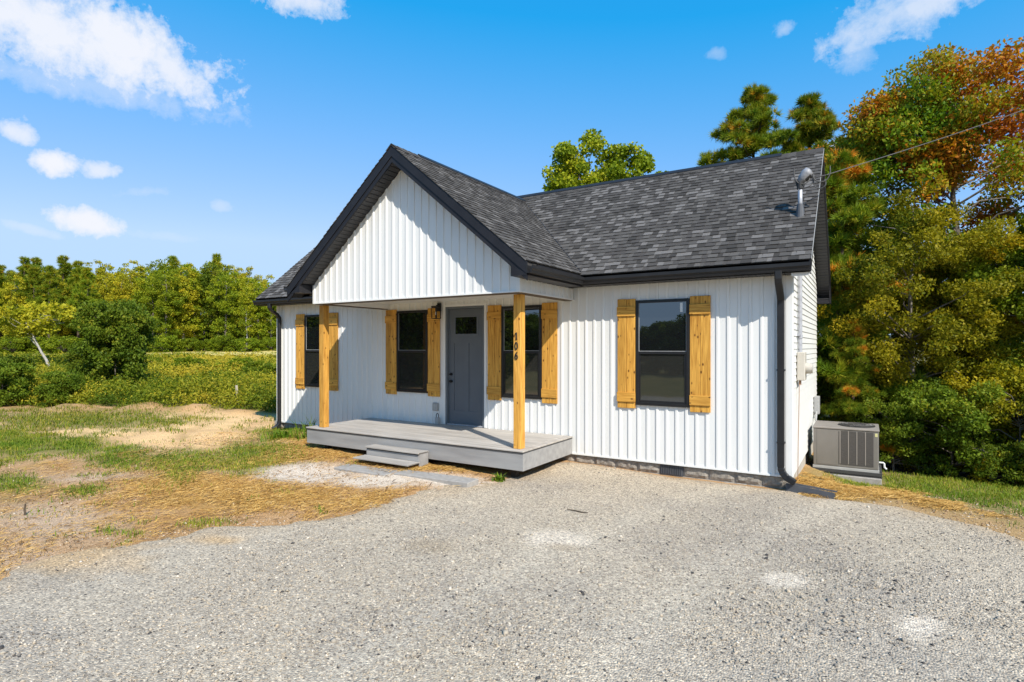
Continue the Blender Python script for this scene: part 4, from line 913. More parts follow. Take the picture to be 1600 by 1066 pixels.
for i in range(9): mb.box(X1 + 0.0105, X1 + 0.012, -2.085 + i * 0.027, -2.07 + i * 0.027, 0.119, 0.136); mb.box(X1 + 0.0105, X1 + 0.012, -2.35 + i * 0.031, -2.333 + i * 0.031, -0.043, -0.026)
mb.build('board_flutes', DECKE, st_)
SLA = (-6.95, -5.72, -2.75, -2.40); SLB = (-5.64, -4.16, -2.62, -2.32)
def slab(x0, x1, y0, y1, rz, label):
    o = empty('concrete_slab', ((x0 + x1) / 2, (y0 + y1) / 2, 0), label, 'slab', 'concrete slabs before the steps')
    cx_, cy_ = (x0 + x1) / 2, (y0 + y1) / 2; z = G(cx_, cy_)
    mb = MB(); mb.cbox(x0 - cx_, x1 - cx_, y0 - cy_, y1 - cy_, -0.06, 0.03, 0.008)
    me = mb.mesh('slab_body', CONC); ob = bpy.data.objects.new('slab_body', me); COL.objects.link(ob); ob.parent = o; ob.location = (0, 0, z); ob.rotation_euler = (R(1), R(-0.6), rz)
slab(SLA[0], SLA[1], SLA[2], SLA[3], R(-1.0), 'grey concrete slab lying in pale stone dust, left of the two before the steps')
slab(SLB[0], SLB[1], SLB[2], SLB[3], R(1.0), 'longer grey concrete slab lying by the straw, right of the two before the steps')
sp = empty('splash_block', (0.25, 0.03, G(0.25, 0.03)), 'dark grey plastic splash block on the gravel under the right downspout', 'splash block')
mb = MB(); z = 0.03
L0, L1, W0, W1 = -0.30, 0.33, 0.13, 0.17
mb.add([(L0, -W0, z), (L1, -W1, z - 0.01), (L1, W1, z - 0.01), (L0, W0, z), (L0, -W0, -0.06), (L1, -W1, -0.06), (L1, W1, -0.06), (L0, W0, -0.06)], [(0, 1, 2, 3), (7, 6, 5, 4), (0, 4, 5, 1), (1, 5, 6, 2), (2, 6, 7, 3), (3, 7, 4, 0)])
for y0, y1 in ((-1, 0), (1, 0)):
    s_ = y0
    mb.add([(L0, s_ * W0, z), (L1, s_ * W1, z - 0.01), (L1, s_ * W1, z + 0.045), (L0, s_ * W0, z + 0.06), (L0, s_ * (W0 - 0.03), z), (L1, s_ * (W1 - 0.03), z - 0.01), (L1, s_ * (W1 - 0.03), z + 0.045), (L0, s_ * (W0 - 0.03), z + 0.06)],
           [(0, 1, 2, 3), (7, 6, 5, 4), (3, 2, 6, 7), (0, 3, 7, 4), (1, 5, 6, 2)])
mb.box(L0 - 0.02, L0, -W0, W0, -0.05, z + 0.06)
me = mb.mesh('splash_tray', DARKG); ob = bpy.data.objects.new('splash_tray', me); COL.objects.link(ob); ob.parent = sp; ob.rotation_euler = (R(-6), R(3), R(-4)); ob.location = (0, 0, 0.0)
# lock box on the deck beside the door
lb = empty('lock_box', (-6.79, -0.10, ZD), 'small grey lock box with a black shackle on the deck left of the door', 'lock box')
MB().cbox(-6.835, -6.745, -0.14, -0.07, ZD, ZD + 0.15, 0.01).build('box_body', GREYP, lb)
mb = MB(); mb.tube([(-6.82, -0.105, ZD + 0.15), (-6.82, -0.105, ZD + 0.20), (-6.81, -0.105, ZD + 0.225), (-6.79, -0.105, ZD + 0.235), (-6.77, -0.105, ZD + 0.225), (-6.76, -0.105, ZD + 0.20), (-6.76, -0.105, ZD + 0.15)], 0.008, 8); mb.build('shackle', RUBBER, lb)
# air conditioner
ac = empty('air_conditioner', (0.63, 3.02, -0.45), 'taupe packaged air conditioner standing on a concrete pad beside the house', 'air conditioner')
a0, a1, b0, b1, c0, c1 = 0.11, 1.145, 2.546, 3.50, -0.25, 0.44
MB().cbox(a0, a1, b0, b1, c0, c1, 0.012).build('cabinet', ACBODY, ac)
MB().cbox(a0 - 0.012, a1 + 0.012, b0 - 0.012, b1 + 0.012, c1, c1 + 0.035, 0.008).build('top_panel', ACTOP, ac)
MB().cbox(a0 - 0.01, a1 + 0.01, b0 - 0.01, b1 + 0.01, c0 - 0.05, c0, 0.004).build('base_rail', GREYP, ac)
mb = MB(); fx = a0 + 0.42 * (a1 - a0); wv = (a1 - 0.07 - fx) / 4
for i in range(4): mb.box(fx + i * wv + 0.012, fx + (i + 1) * wv - 0.008, b0 - 0.007, b0 - 0.001, c0 + 0.055, c1 - 0.02)
mb.build('coil_guard', ACDARK, ac)
for i in range(4): MB().box(fx + i * wv - 0.006, fx + i * wv + 0.010, b0 - 0.012, b0 - 0.001, c0 + 0.07, c1 - 0.02).build('guard_bar', ACTOP, ac)
mb = MB(); mb.box(a1 + 0.001, a1 + 0.007, b0 + 0.08, b1 - 0.08, c0 + 0.09, c1 - 0.03); mb.build('coil_guard', ACDARK, ac)
mb = MB(); mb.box(a0 + 0.06, fx - 0.03, b0 - 0.005, b0 - 0.001, c0 + 0.03, c1 - 0.015); mb.build('service_panel', ACBODY, ac)
cxx, cyy, rr_ = 0.80, 3.02, 0.30
mb = MB(); mb.tube([(cxx, cyy, c1 + 0.036), (cxx, cyy, c1 + 0.046)], rr_, 28); fan = mb.build('fan_well', RUBBER, ac)
mb = MB()
for r_ in (0.08, 0.15, 0.22, 0.29): mb.tube([(cxx + r_ * math.cos(a), cyy + r_ * math.sin(a), c1 + 0.06) for a in np.linspace(0, 2 * math.pi, 25)], 0.004, 5, caps=False)
for k in range(12):
    a = k * math.pi / 6; mb.tube([(cxx, cyy, c1 + 0.062), (cxx + 0.3 * math.cos(a), cyy + 0.3 * math.sin(a), c1 + 0.05)], 0.003, 4)
mb.build('grille', ACDARK, fan)
mb = MB()
for k in range(3):
    a = k * 2 * math.pi / 3 + 0.4; u = Vector((math.cos(a), math.sin(a), 0)); w = Vector((-u.y, u.x, 0)); c = Vector((cxx, cyy, c1 + 0.049))
    mb.add([c + u * 0.05 - w * 0.03, c + u * 0.26 - w * 0.08, c + u * 0.26 + w * 0.08 + Vector((0, 0, 0.006)), c + u * 0.05 + w * 0.03 + Vector((0, 0, 0.006))], [(0, 1, 2, 3)])
mb.build('fan_blade', GREYP, fan)
MB().box(a1 - 0.055, a1 - 0.015, b0 - 0.004, b0 - 0.0005, c1 - 0.09, c1 - 0.03).build('label', YSTICK, ac)
mb = MB(); mb.tube([(a1, b0 + 0.1, -0.12), (a1 + 0.07, b0 + 0.1, -0.12), (a1 + 0.085, b0 + 0.1, -0.135), (a1 + 0.09, b0 + 0.1, -0.20), (a1 + 0.12, b0 + 0.1, -0.23)], 0.017, 8); mb.build('drain_pipe', WPVC, ac)
pd = MB(); pd.cbox(0.02, 1.19, 2.47, 3.6, -0.72, -0.385, 0.012); pdo = pd.build('concrete_pad', CONC); tag(pdo, 'grey concrete pad under the air conditioner', 'concrete pad')
mb = MB()
for i in range(46): mb.box(0.05 + i * 0.0245, 0.058 + i * 0.0245, b0 - 0.03, b0 - 0.012, -0.372, -0.352)
mb.box(0.03, 1.2, b0 - 0.03, b1, -0.384, -0.372); mb.box(0.03, 1.2, b0 - 0.03, b1, -0.352, -0.30); mb.build('support_tray', M('tray_dark', (0.05, 0.05, 0.05), rough=0.7), ac)
# service line
A_ = Vector(WE); B_ = Vector((0.961 + 10.5 * 0.234, -9.573 + 10.5 * 1.323, 1.964 + 10.5 * 0.4377)); C_ = A_ + (B_ - A_) * 2.6
mb = MB(); pts = []
for t in np.linspace(0, 1, 24):
    t = float(t); p = A_.lerp(C_, t); p.z -= 0.25 * math.sin(math.pi * t); pts.append(p)
mb.tube(pts, 0.008, 6); tag(mb.build('power_line', CABLE), 'grey overhead power line running from the roof mast past the trees', 'power line')
# stake, twig, stick
mb = MB(); z = G(-17.7, 2.3); mb.box(-17.73, -17.665, 2.28, 2.33, z - 0.1, z + 0.78)
for i in range(4, 8): mb.v[i] = (mb.v[i][0] - 0.09, mb.v[i][1], mb.v[i][2])
tag(mb.build('wooden_stake', M('weathered_stake', (0.42, 0.36, 0.28), (0.52, 0.46, 0.37), scale=20, rough=0.9)), 'pale wooden survey stake leaning at the edge of the weeds', 'stake')
BARKB = M('dark_twig', (0.06, 0.045, 0.03), (0.10, 0.075, 0.05), scale=30, rough=0.9)
mb = MB(); z = G(-2.25, -2.78) + 0.03; mb.tube([(-2.40, -2.79, z + 0.012), (-2.30, -2.77, z + 0.006), (-2.20, -2.785, z + 0.004), (-2.10, -2.775, z + 0.008)], [0.006, 0.008, 0.008, 0.005], 6); tag(mb.build('twig', BARKB), 'thin dark twig lying on the gravel in front of the house', 'twig')
mb = MB(); z = G(-8.23, -6.64); mb.tube([(-8.23, -6.64, z - 0.03), (-8.25, -6.645, z + 0.07), (-8.235, -6.64, z + 0.15)], [0.016, 0.014, 0.009], 6); tag(mb.build('stub', BARKB), 'short dark stub sticking up from the bare dirt', 'stub')

# ------------------------------------------------------------------ vegetation
def leaf_quads(C, size, rg, flat=0.0, aspect=0.55):
    """rhombic leaves: centres C (n,3), sizes (n,) -> verts, faces"""
    n = len(C); d = rg.normal(size=(n, 3)); d[:, 2] -= 0.35; d /= np.linalg.norm(d, axis=1)[:, None]
    q = rg.normal(size=(n, 3)); q[:, 2] *= (1 - flat); w = np.cross(d, q); w /= np.linalg.norm(w, axis=1)[:, None] + 1e-9
    nr = np.cross(d, w)
    s = size[:, None]
    V = np.stack([C - d * s * 0.5, C + w * s * aspect * 0.5 + nr * s * 0.08, C + d * s * 0.5, C - w * s * aspect * 0.5 + nr * s * 0.08], 1).reshape(-1, 3)
    F = np.arange(n * 4).reshape(n, 4); return V, F
def crown_points(clumps, n, rg, tintf):
    """clumps: list of (x,y,z,r); leaves gather towards clump shells"""
    c = np.array(clumps); vol = c[:, 3] ** 2; k = rg.choice(len(c), n, p=vol / vol.sum())
    d = rg.normal(size=(n, 3)); d /= np.linalg.norm(d, axis=1)[:, None]
    r = c[k, 3] * (rg.random(n) ** 0.45) * (0.9 + 0.2 * rg.random(n))
    P = c[k, :3] + d * r[:, None] * np.array([1, 1, 0.72])
    ct = rg.random(len(c)) - 0.5
    tint = np.clip(tintf(P, c[k]) + ct[k] * 0.35 + rg.normal(size=n) * 0.13, 0, 1)
    return P, tint
BARK = M('grey_bark', (0.10, 0.085, 0.065), (0.20, 0.175, 0.145), scale=9, rough=0.95, bump=0.8, bscale=25, stretch=(1, 1, 0.25))
BARKP = M('brown_pine_bark', (0.075, 0.055, 0.04), (0.14, 0.105, 0.08), scale=9, rough=0.95, bump=0.8, bscale=25, stretch=(1, 1, 0.25))
PALEB = M('pale_bark', (0.30, 0.28, 0.24), (0.42, 0.40, 0.36), scale=9, rough=0.95)
def skeleton(mb, H, clumps, r0, rg, lean=(0, 0), top=0.8, n=7):
    tp = []
    for i in range(n + 1):
        t = i / n; tp.append(Vector((lean[0] * t + rg.normal() * 0.04 * H * 0.12 * (i > 0), lean[1] * t + rg.normal() * 0.04 * H * 0.12 * (i > 0), H * top * t - (0.3 if i == 0 else 0))))
    mb.tube(tp, [r0 * (1 - 0.82 * i / n) * (1.35 if i == 0 else 1) for i in range(n + 1)], 8)
    for (x, y, z, r) in (clumps if len(clumps) < 70 else clumps[::4]):
        e = Vector((x, y, z)); hz = max(0.18, min(0.95, (z - 0.45 * math.hypot(x, y)) / (H * top))); i = hz * n; a = tp[int(min(i, n - 1))].lerp(tp[int(min(i, n - 1)) + 1], i - int(min(i, n - 1)))
        m1 = a.lerp(e, 0.4) + Vector((rg.normal(), rg.normal(), 0.5 + rg.random())) * 0.10 * (e - a).length * 0.6
        rr = r0 * 0.30 * (1 - 0.7 * hz) + 0.008
        mb.tube([a, m1, a.lerp(e, 0.75) + Vector((rg.normal(), rg.normal(), rg.normal())) * 0.05 * (e - a).length, e + Vector((0, 0, r * 0.5))], [rr, rr * 0.7, rr * 0.4, rr * 0.12], 5, caps=False)
def make_tree(seed, H, r0, clumps, nleaf, lsize, lmat, bark, tintf, lean=(0, 0), top=0.8, aspect=0.55):
    rg = np.random.default_rng(seed); mb = MB(); skeleton(mb, H, clumps, r0, rg, lean, top)
    tm = mb.mesh('trunk', bark, smooth=True)
    P, tint = crown_points(clumps, nleaf, rg, tintf)
    V, F = leaf_quads(P, lsize * (0.6 + 0.8 * rg.random(len(P))), rg, aspect=aspect)
    cm = fast_mesh('crown', V, F, lmat, attrs={'tint': ('FLOAT', 'POINT', np.repeat(tint, 4))})
    return tm, cm
def needles(clumps, n_tuft, n_need, ln, wd, rg, tintf):
    c = np.array(clumps); vol = c[:, 3] ** 2; k = rg.choice(len(c), n_tuft, p=vol / vol.sum())
    d = rg.normal(size=(n_tuft, 3)); d[:, 2] = np.abs(d[:, 2]) * 0.6 - 0.15; d /= np.linalg.norm(d, axis=1)[:, None]
    P = c[k, :3] + d * (c[k, 3] * (0.35 + 0.65 * rg.random(n_tuft)))[:, None] * np.array([1, 1, 0.7])
    ax = d + np.array([0, 0, 0.55]); ax /= np.linalg.norm(ax, axis=1)[:, None]
    dd = rg.normal(size=(n_tuft, n_need, 3)) * 0.62 + ax[:, None, :]; dd /= np.linalg.norm(dd, axis=2)[..., None]
    w = np.cross(dd, rg.normal(size=dd.shape)); w /= np.linalg.norm(w, axis=2)[..., None] + 1e-9
    L = ln * (0.7 + 0.5 * rg.random((n_tuft, n_need, 1))); b = P[:, None, :] + dd * 0.02
    V = np.stack([b - w * wd / 2, b + w * wd / 2, b + dd * L], 2).reshape(-1, 3); F = np.arange(len(V)).reshape(-1, 3)
    tint = np.clip(tintf(P, c[k]) + rg.normal(size=n_tuft) * 0.16, 0, 1)
    return V, F, np.repeat(tint, n_need * 3)
def make_pine(seed, H, r0, clumps, n_tuft, n_need, ln, wd, lmat, tintf, lean=(0, 0)):
    rg = np.random.default_rng(seed); mb = MB(); skeleton(mb, H, clumps, r0, rg, lean, 0.97)
    tm = mb.mesh('trunk', BARKP, smooth=True)
    V, F, t = needles(clumps, n_tuft, n_need, ln, wd, rg, tintf)
    return tm, fast_mesh('crown', V, F, lmat, attrs={'tint': ('FLOAT', 'POINT', t)})
def place(name, meshes, x, y, label, cat, group=None, rz=0.0, sc=1.0, z=None, parts=('trunk', 'crown'), sz=None):
    o = empty(name, (x, y, G(x, y) - 0.03 if z is None else z), label, cat, group)
    o.rotation_euler = (0, 0, rz); o.scale = (sc, sc, sz or sc)
    for nm, me in zip(parts, meshes):
        c = bpy.data.objects.new(nm, me); COL.objects.link(c); c.parent = o
    return o
L_AUT = leafmat('autumn_leaf', [(0.098, 0.181, 0.0112), (0.187, 0.255, 0.015), (0.306, 0.234, 0.015), (0.48, 0.181, 0.015), (0.35, 0.095, 0.015)], 0.35)
L_OLV = leafmat('olive_leaf', [(0.087, 0.128, 0.0075), (0.234, 0.222, 0.0105), (0.396, 0.329, 0.015), (0.519, 0.351, 0.015)], 0.35)
L_GRN = leafmat('green_leaf', [(0.067, 0.114, 0.006), (0.146, 0.205, 0.0105), (0.266, 0.308, 0.0165), (0.452, 0.41, 0.0225)], 0.33)
L_DRK = leafmat('dark_leaf', [(0.039, 0.074, 0.006), (0.086, 0.139, 0.0105), (0.161, 0.213, 0.0165), (0.321, 0.277, 0.0225)], 0.30)
L_YEL = leafmat('yellow_green_leaf', [(0.122, 0.16, 0.009), (0.245, 0.262, 0.015), (0.388, 0.355, 0.021), (0.551, 0.411, 0.0225)], 0.35)
L_PIN = leafmat('pine_needle', [(0.045, 0.091, 0.0075), (0.101, 0.171, 0.0112), (0.191, 0.252, 0.015), (0.36, 0.323, 0.0225), (0.66, 0.262, 0.0225)], 0.2)
def shell(rg, n, cx, cy, cz, rx, ry, rz_, r, shape=None, inner=0.45):
    out = []
    while len(out) < n:
        d = rg.normal(size=3); d /= np.linalg.norm(d); t = inner + (1 - inner) * rg.random() ** 0.5
        x, y, z = d * t; 
        if shape and not shape(x, y, z): continue
        out.append((cx + x * rx, cy + y * ry, cz + z * rz_, r * rg.uniform(0.7, 1.3)))
    return out
# right: big autumn tree
AUX = (-0.55, -0.5, 8.85)
rg = np.random.default_rng(21)
cl = shell(rg, 150, 0.0, 0, 6.9, 3.75, 3.2, 3.3, 0.52, inner=0.5) + shell(rg, 55, -1.3, -0.6, 7.9, 1.7, 1.5, 1.7, 0.5, inner=0.4) + shell(rg, 70, AUX[0], AUX[1], AUX[2], 1.6, 1.5, 1.5, 0.5, inner=0.3)
cl += shell(rg, 40, 0.6, 0, 4.4, 2.8, 2.6, 1.4, 0.48)
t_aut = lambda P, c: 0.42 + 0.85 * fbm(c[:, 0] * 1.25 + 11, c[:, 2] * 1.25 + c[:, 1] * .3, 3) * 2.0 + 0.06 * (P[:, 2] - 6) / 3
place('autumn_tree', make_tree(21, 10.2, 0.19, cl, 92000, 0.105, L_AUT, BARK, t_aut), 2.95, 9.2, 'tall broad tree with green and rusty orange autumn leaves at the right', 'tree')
# olive-yellow understory trees
rg = np.random.default_rng(22)
cl = shell(rg, 120, 0, 0, 4.0, 1.95, 1.8, 2.5, 0.33, inner=0.3)
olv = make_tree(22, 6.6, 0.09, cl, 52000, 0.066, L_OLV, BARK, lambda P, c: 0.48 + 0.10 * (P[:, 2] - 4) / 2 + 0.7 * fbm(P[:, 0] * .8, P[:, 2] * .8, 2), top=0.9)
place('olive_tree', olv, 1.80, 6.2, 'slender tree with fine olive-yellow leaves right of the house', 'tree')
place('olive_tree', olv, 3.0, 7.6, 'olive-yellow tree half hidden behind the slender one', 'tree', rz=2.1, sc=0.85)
# green tree at the right edge and behind
rg = np.random.default_rng(23)
cl = shell(rg, 90, 0, 0, 5.0, 2.3, 2.2, 3.0, 0.44, inner=0.35)
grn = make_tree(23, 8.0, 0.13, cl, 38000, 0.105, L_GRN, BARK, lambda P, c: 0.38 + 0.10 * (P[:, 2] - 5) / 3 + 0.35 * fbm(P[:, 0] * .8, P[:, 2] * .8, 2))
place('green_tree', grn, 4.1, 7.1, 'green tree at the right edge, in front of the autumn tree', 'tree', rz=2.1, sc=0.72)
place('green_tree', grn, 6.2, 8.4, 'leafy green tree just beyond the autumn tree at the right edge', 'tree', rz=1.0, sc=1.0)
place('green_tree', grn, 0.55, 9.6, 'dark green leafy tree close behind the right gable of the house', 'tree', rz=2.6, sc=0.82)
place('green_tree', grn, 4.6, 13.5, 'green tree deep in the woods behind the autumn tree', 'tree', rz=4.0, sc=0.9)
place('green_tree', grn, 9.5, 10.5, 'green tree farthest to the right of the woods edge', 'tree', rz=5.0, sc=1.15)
# pines on the right
def pine_clumps(rg, H, base, R0, n, r):
    out = []
    for i in range(n):
        t = (i + rg.random()) / n; z = base + (H - base) * t; rad = R0 * (1 - t) ** 0.75 * (0.12 + 0.93 * rg.random()) + 0.05
        a = rg.random() * 6.283; out.append((rad * math.cos(a), rad * math.sin(a), z, r * (0.75 + 0.5 * rg.random()) * (1 - 0.55 * t)))
    return out
rg = np.random.default_rng(31)
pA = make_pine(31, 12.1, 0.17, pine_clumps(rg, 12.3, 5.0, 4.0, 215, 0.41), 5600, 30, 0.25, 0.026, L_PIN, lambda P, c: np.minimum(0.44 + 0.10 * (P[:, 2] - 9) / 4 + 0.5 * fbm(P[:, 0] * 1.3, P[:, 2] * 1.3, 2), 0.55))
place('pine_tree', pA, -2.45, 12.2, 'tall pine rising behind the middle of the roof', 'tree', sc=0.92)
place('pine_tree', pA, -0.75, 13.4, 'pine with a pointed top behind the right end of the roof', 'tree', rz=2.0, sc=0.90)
rg = np.random.default_rng(32)
pB = make_pine(32, 6.6, 0.10, pine_clumps(rg, 6.8, 0.9, 1.6, 80, 0.52), 3000, 30, 0.20, 0.018, L_PIN, lambda P, c: 0.45 + 0.42 * (fbm(P[:, 0] * .9 + 20, P[:, 2] * .9, 2) > 0.17))
place('pine_tree', pB, 0.72, 5.2, 'young bright green pine with a few brown boughs beside the house', 'tree', sc=0.47)
place('pine_tree', pB, 0.45, 6.8, 'pine showing past the right rake of the roof', 'tree', rz=1.5, sc=1.08)
# poplar and small tree behind the roof
rg = np.random.default_rng(41)
cl = shell(rg, 70, 0.0, 0, 8.5, 1.35, 1.3, 2.25, 0.46, inner=0.2) + shell(rg, 64, 1.35, 0.4, 8.1, 1.35, 1.1, 2.3, 0.44, inner=0.2) + shell(rg, 10, 2.2, 0.8, 7.6, 0.9, 0.8, 1.2, 0.4, inner=0.3)
place('poplar_tree', make_tree(41, 11.0, 0.15, cl, 30000, 0.13, L_GRN, BARK, lambda P, c: 0.55 + 0.3 * fbm(P[:, 0], P[:, 2], 2), aspect=0.7), -8.75, 11.4, 'leafy pale green tree showing above the middle of the roof', 'tree', sz=0.985)
rg = np.random.default_rng(42)
cl = shell(rg, 16, 0, 0, 8.6, 0.9, 0.9, 1.3, 0.38, inner=0.2)
place('poplar_tree', make_tree(42, 9.8, 0.09, cl, 3000, 0.15, L_GRN, BARK, lambda P, c: 0.5 + 0 * P[:, 0], aspect=0.7), -6.5, 12.9, 'small leafy treetop peeking over the roof ridge beside the pine', 'tree', sz=1.0)
# undergrowth along the right edge of the woods
def bush_mesh(seed, r, h, n, ls, lm, base=0.35, nc=64):
    rg = np.random.default_rng(seed)
    cl = [(r * 0.85 * math.sqrt(rg.random()) * math.cos(a), r * 0.85 * math.sqrt(rg.random()) * math.sin(a), 0.12 + (h - 0.3) * rg.random() ** 0.8, 0.22 * r * rg.uniform(0.7, 1.3)) for a in rg.random(nc) * 6.283]
    cl = [(x, y, min(z, h * (1.08 - 0.55 * (math.hypot(x, y) / r) ** 2)), q) for x, y, z, q in cl]
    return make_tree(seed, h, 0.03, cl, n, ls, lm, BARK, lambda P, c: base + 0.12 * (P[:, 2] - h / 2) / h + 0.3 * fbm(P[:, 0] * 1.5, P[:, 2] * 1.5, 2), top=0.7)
bu1 = bush_mesh(51, 1.15, 2.2, 15000, 0.07, L_DRK, 0.42); bu2 = bush_mesh(52, 1.3, 2.7, 16000, 0.068, L_OLV, 0.38); bu3 = bush_mesh(53, 0.8, 1.2, 8000, 0.062, L_DRK, 0.5)
RB = [(1.45, 5.15, bu1, 0.75, 'dark leafy bush right behind the air conditioner'), (2.45, 5.2, bu1, 0.95, 'dark leafy bush beyond the mown grass strip'), (3.5, 5.15, bu2, 0.85, 'olive leafy bush at the edge of the grass, right of the dark bushes'),
      (1.15, 6.5, bu2, 0.85, 'olive bush behind the young pine'), (4.6, 5.4, bu1, 1.05, 'dark bush at the right edge of the picture'), (2.9, 6.3, bu2, 1.05, 'tall olive bush in the second row of undergrowth'), (1.7, 7.2, bu1, 1.2, 'tall dark bush under the slender olive tree'), (4.2, 7.2, bu1, 1.3, 'tall dark bush in front of the autumn tree trunk'), (5.8, 6.4, bu2, 1.1, 'olive bush at the far right of the undergrowth'),
      (3.0, 4.7, bu3, 0.8, 'low dark bush closest to the mown grass'), (4.0, 4.45, bu3, 0.9, 'low dark bush at the right end of the mown grass'), (0.3, 8.4, bu1, 1.25, 'dark bush behind the young pine'), (7.2, 6.6, bu1, 1.3, 'dark bush beyond the right edge of the grass'), (3.4, 9.9, bu1, 1.5, 'dark bush deep in the woods')]
for i, (x, y, me, s_, lab) in enumerate(RB): place('bush', me, x, y, lab, 'bush', 'undergrowth right of the house', rz=i * 1.7, sc=s_, parts=('stem', 'crown'))
# left: bushes at the edge of the weeds
bl = bush_mesh(61, 1.75, 3.9, 34000, 0.115, L_DRK, 0.46, 150)
place('tall_bush', bl, -25.75, 1.95, 'large dark green leafy bush standing in the weeds on the left', 'bush', sc=0.88, sz=1.06, parts=('stem', 'crown'))
place('tall_bush', bl, -27.6, 1.9, 'smaller dark bush leaning against the left side of the large one', 'bush', rz=2.2, sc=0.62, sz=0.58, parts=('stem', 'crown'))
bl2 = bush_mesh(62, 1.2, 2.1, 16000, 0.10, L_DRK, 0.46, 110)
for (x, y, s_, lab) in ((-26.2, -1.6, 0.85, 'dark green bush at the left edge of the picture, nearest the dirt'), (-24.3, -0.45, 0.66, 'dark green bush beside the leftmost one at the dirt edge'), (-28.8, -0.8, 0.9, 'dark green bush behind the two at the left edge'), (-29.5, -3.2, 1.1, 'dark bush beyond the left edge of the yard')):
    place('bush', bl2, x, y, lab, 'bush', 'dark bushes at the left of the yard', rz=x, sc=s_, parts=('stem', 'crown'))
bl3 = bush_mesh(63, 1.3, 1.5, 5500, 0.13, L_GRN, 0.32)
for i, (u, d, s_) in enumerate(((262, 31, 0.62), (300, 33, 0.75), (335, 31, 0.6), (372, 32, 0.75), (410, 30, 0.7), (435, 28, 0.7), (150, 40, 0.8), (230, 36, 0.7))):
    a = (u - 800) / 891.5; q = (CAM[0] + d * (-math.sin(YAW) + a * math.cos(YAW)), CAM[1] + d * (math.cos(YAW) + a * math.sin(YAW)))
    place('field_shrub', bl3, q[0], q[1], 'low green shrub growing among the weeds of the field', 'shrub', 'low shrubs in the weedy field', rz=i * 2.0, sc=s_, parts=('stem', 'crown'))
# leaning pale sapling tree
rg = np.random.default_rng(64); cl = shell(rg, 24, -0.9, 0, 3.3, 2.3, 1.8, 1.0, 0.55, inner=0.2)
lt = make_tree(64, 3.6, 0.10, cl, 4200, 0.2, L_YEL, PALEB, lambda P, c: 0.5 + 0 * P[:, 0], lean=(-1.5, -0.3), top=0.9)
place('leaning_tree', lt, -40.5, 5.0, 'leaning tree with a pale trunk and yellow-green leaves beyond the left bush', 'tree', rz=0.5, sc=1.0)
# far treeline across the field
far = []
for i, (lm, cr, h, bb, n, ty) in enumerate(((L_GRN, 2.5, 11, 0.26, 10500, 0), (L_YEL, 2.1, 11.5, 0.26, 9500, 0), (L_GRN, 1.5, 12, 0.42, 6000, 0), (L_DRK, 2.3, 10, 0.30, 10500, 0))):
    rg = np.random.default_rng(70 + i); cl = shell(rg, 120, 0, 0, h * 0.53, cr * 0.85, cr * 0.85, h * 0.43, 0.52, inner=0.15)
    far.append(make_tree(70 + i, h, 0.16, cl, n, 0.21, lm, BARK if i != 2 else PALEB, lambda P, c, bb=bb: bb + 0.30 + 0.12 * (P[:, 2] - 6) / 4 + 0.3 * fbm(P[:, 0] * .5 + 7, P[:, 2] * .5, 2), top=0.8))
for i in range(2):
    rg = np.random.default_rng(80 + i); far.append(make_pine(80 + i, 11 + i, 0.17, pine_clumps(rg, 11 + i, 3.0, 2.5, 70, 0.7), 1300, 20, 0.40, 0.055, L_PIN, lambda P, c: 0.42 + 0.1 * (P[:, 2] - 7) / 4))
rr = random.Random(9)
def at(u, d):
    a = (u - 800) / 891.5; return (CAM[0] + d * (-math.sin(YAW) + a * math.cos(YAW)), CAM[1] + d * (math.cos(YAW) + a * math.sin(YAW)))
KIND = ['broad green tree in the treeline across the field', 'yellow-green tree in the treeline across the field', 'slender pale-trunked tree in the treeline across the field', 'dark green tree in the treeline across the field', 'dark pine in the treeline across the field', 'dark pine in the treeline across the field']
def far_tree(k, x, y, s_, group, lab, z=None): return place(['broad_tree', 'yellow_tree', 'slender_tree', 'dark_tree', 'pine_tree', 'pine_tree'][k], far[k], x, y, lab, 'tree', group + ' (%s)' % ['broad', 'yellow-green', 'slender', 'dark', 'pine', 'pine'][k] if group else 'woods across the drive', rz=rr.random() * 6.28, sc=s_, z=z)
TL = []
for u in range(-170, 520, 24):
    for row in (0, 1, 2):
        d = 66 + row * 9 + rr.uniform(-2.5, 2.5); uu = u + row * 12 + rr.uniform(-8, 8)
        left = uu < 140
        k = rr.choices([0, 1, 2, 3, 4, 5], [1, 1, 0.3, 2, 4, 4] if left else ([3, 3, 1.5, 1, 0.5, 0.3] if uu < 260 else [3, 3, 2.5, 1.2, 0.3, 0.3]))[0]
        topv = np.interp(uu, [-200, 0, 60, 100, 160, 210, 290, 340, 400, 440, 520], [430, 424, 408, 416, 412, 412, 404, 402, 420, 446, 455])
        hgt = (542 - topv + (-6, 8, -4)[row] + rr.uniform(-9, 9)) * d / 891.5 + 0.45
        TL.append((k, uu, d, hgt))
for (k, uu, d, hgt) in TL:
    x, y = at(uu, d); h0 = [11, 11.5, 12, 10, 11, 12][k]
    far_tree(k, x, y, hgt / h0 * 1.0, 'treeline across the field', KIND[k])
for i, u in enumerate(range(-160, 500, 17)):
    x, y = at(u + rr.uniform(-8, 8), 62 + rr.uniform(-1.5, 1.5)); place('edge_shrub', bl3, x, y, 'rounded shrub at the foot of the far treeline', 'shrub', 'shrubs along the far treeline', rz=i * 1.3, sc=rr.uniform(0.7, 1.35), parts=('stem', 'crown'))
for i, u in enumerate(range(-170, 520, 19)):
    x, y = at(u + rr.uniform(-8, 8), 80 + rr.uniform(-3, 3)); place('edge_shrub', bl3, x, y, 'rounded shrub at the foot of the far treeline', 'shrub', 'shrubs along the far treeline', rz=i * 1.1, sc=rr.uniform(1.9, 2.9), parts=('stem', 'crown'))
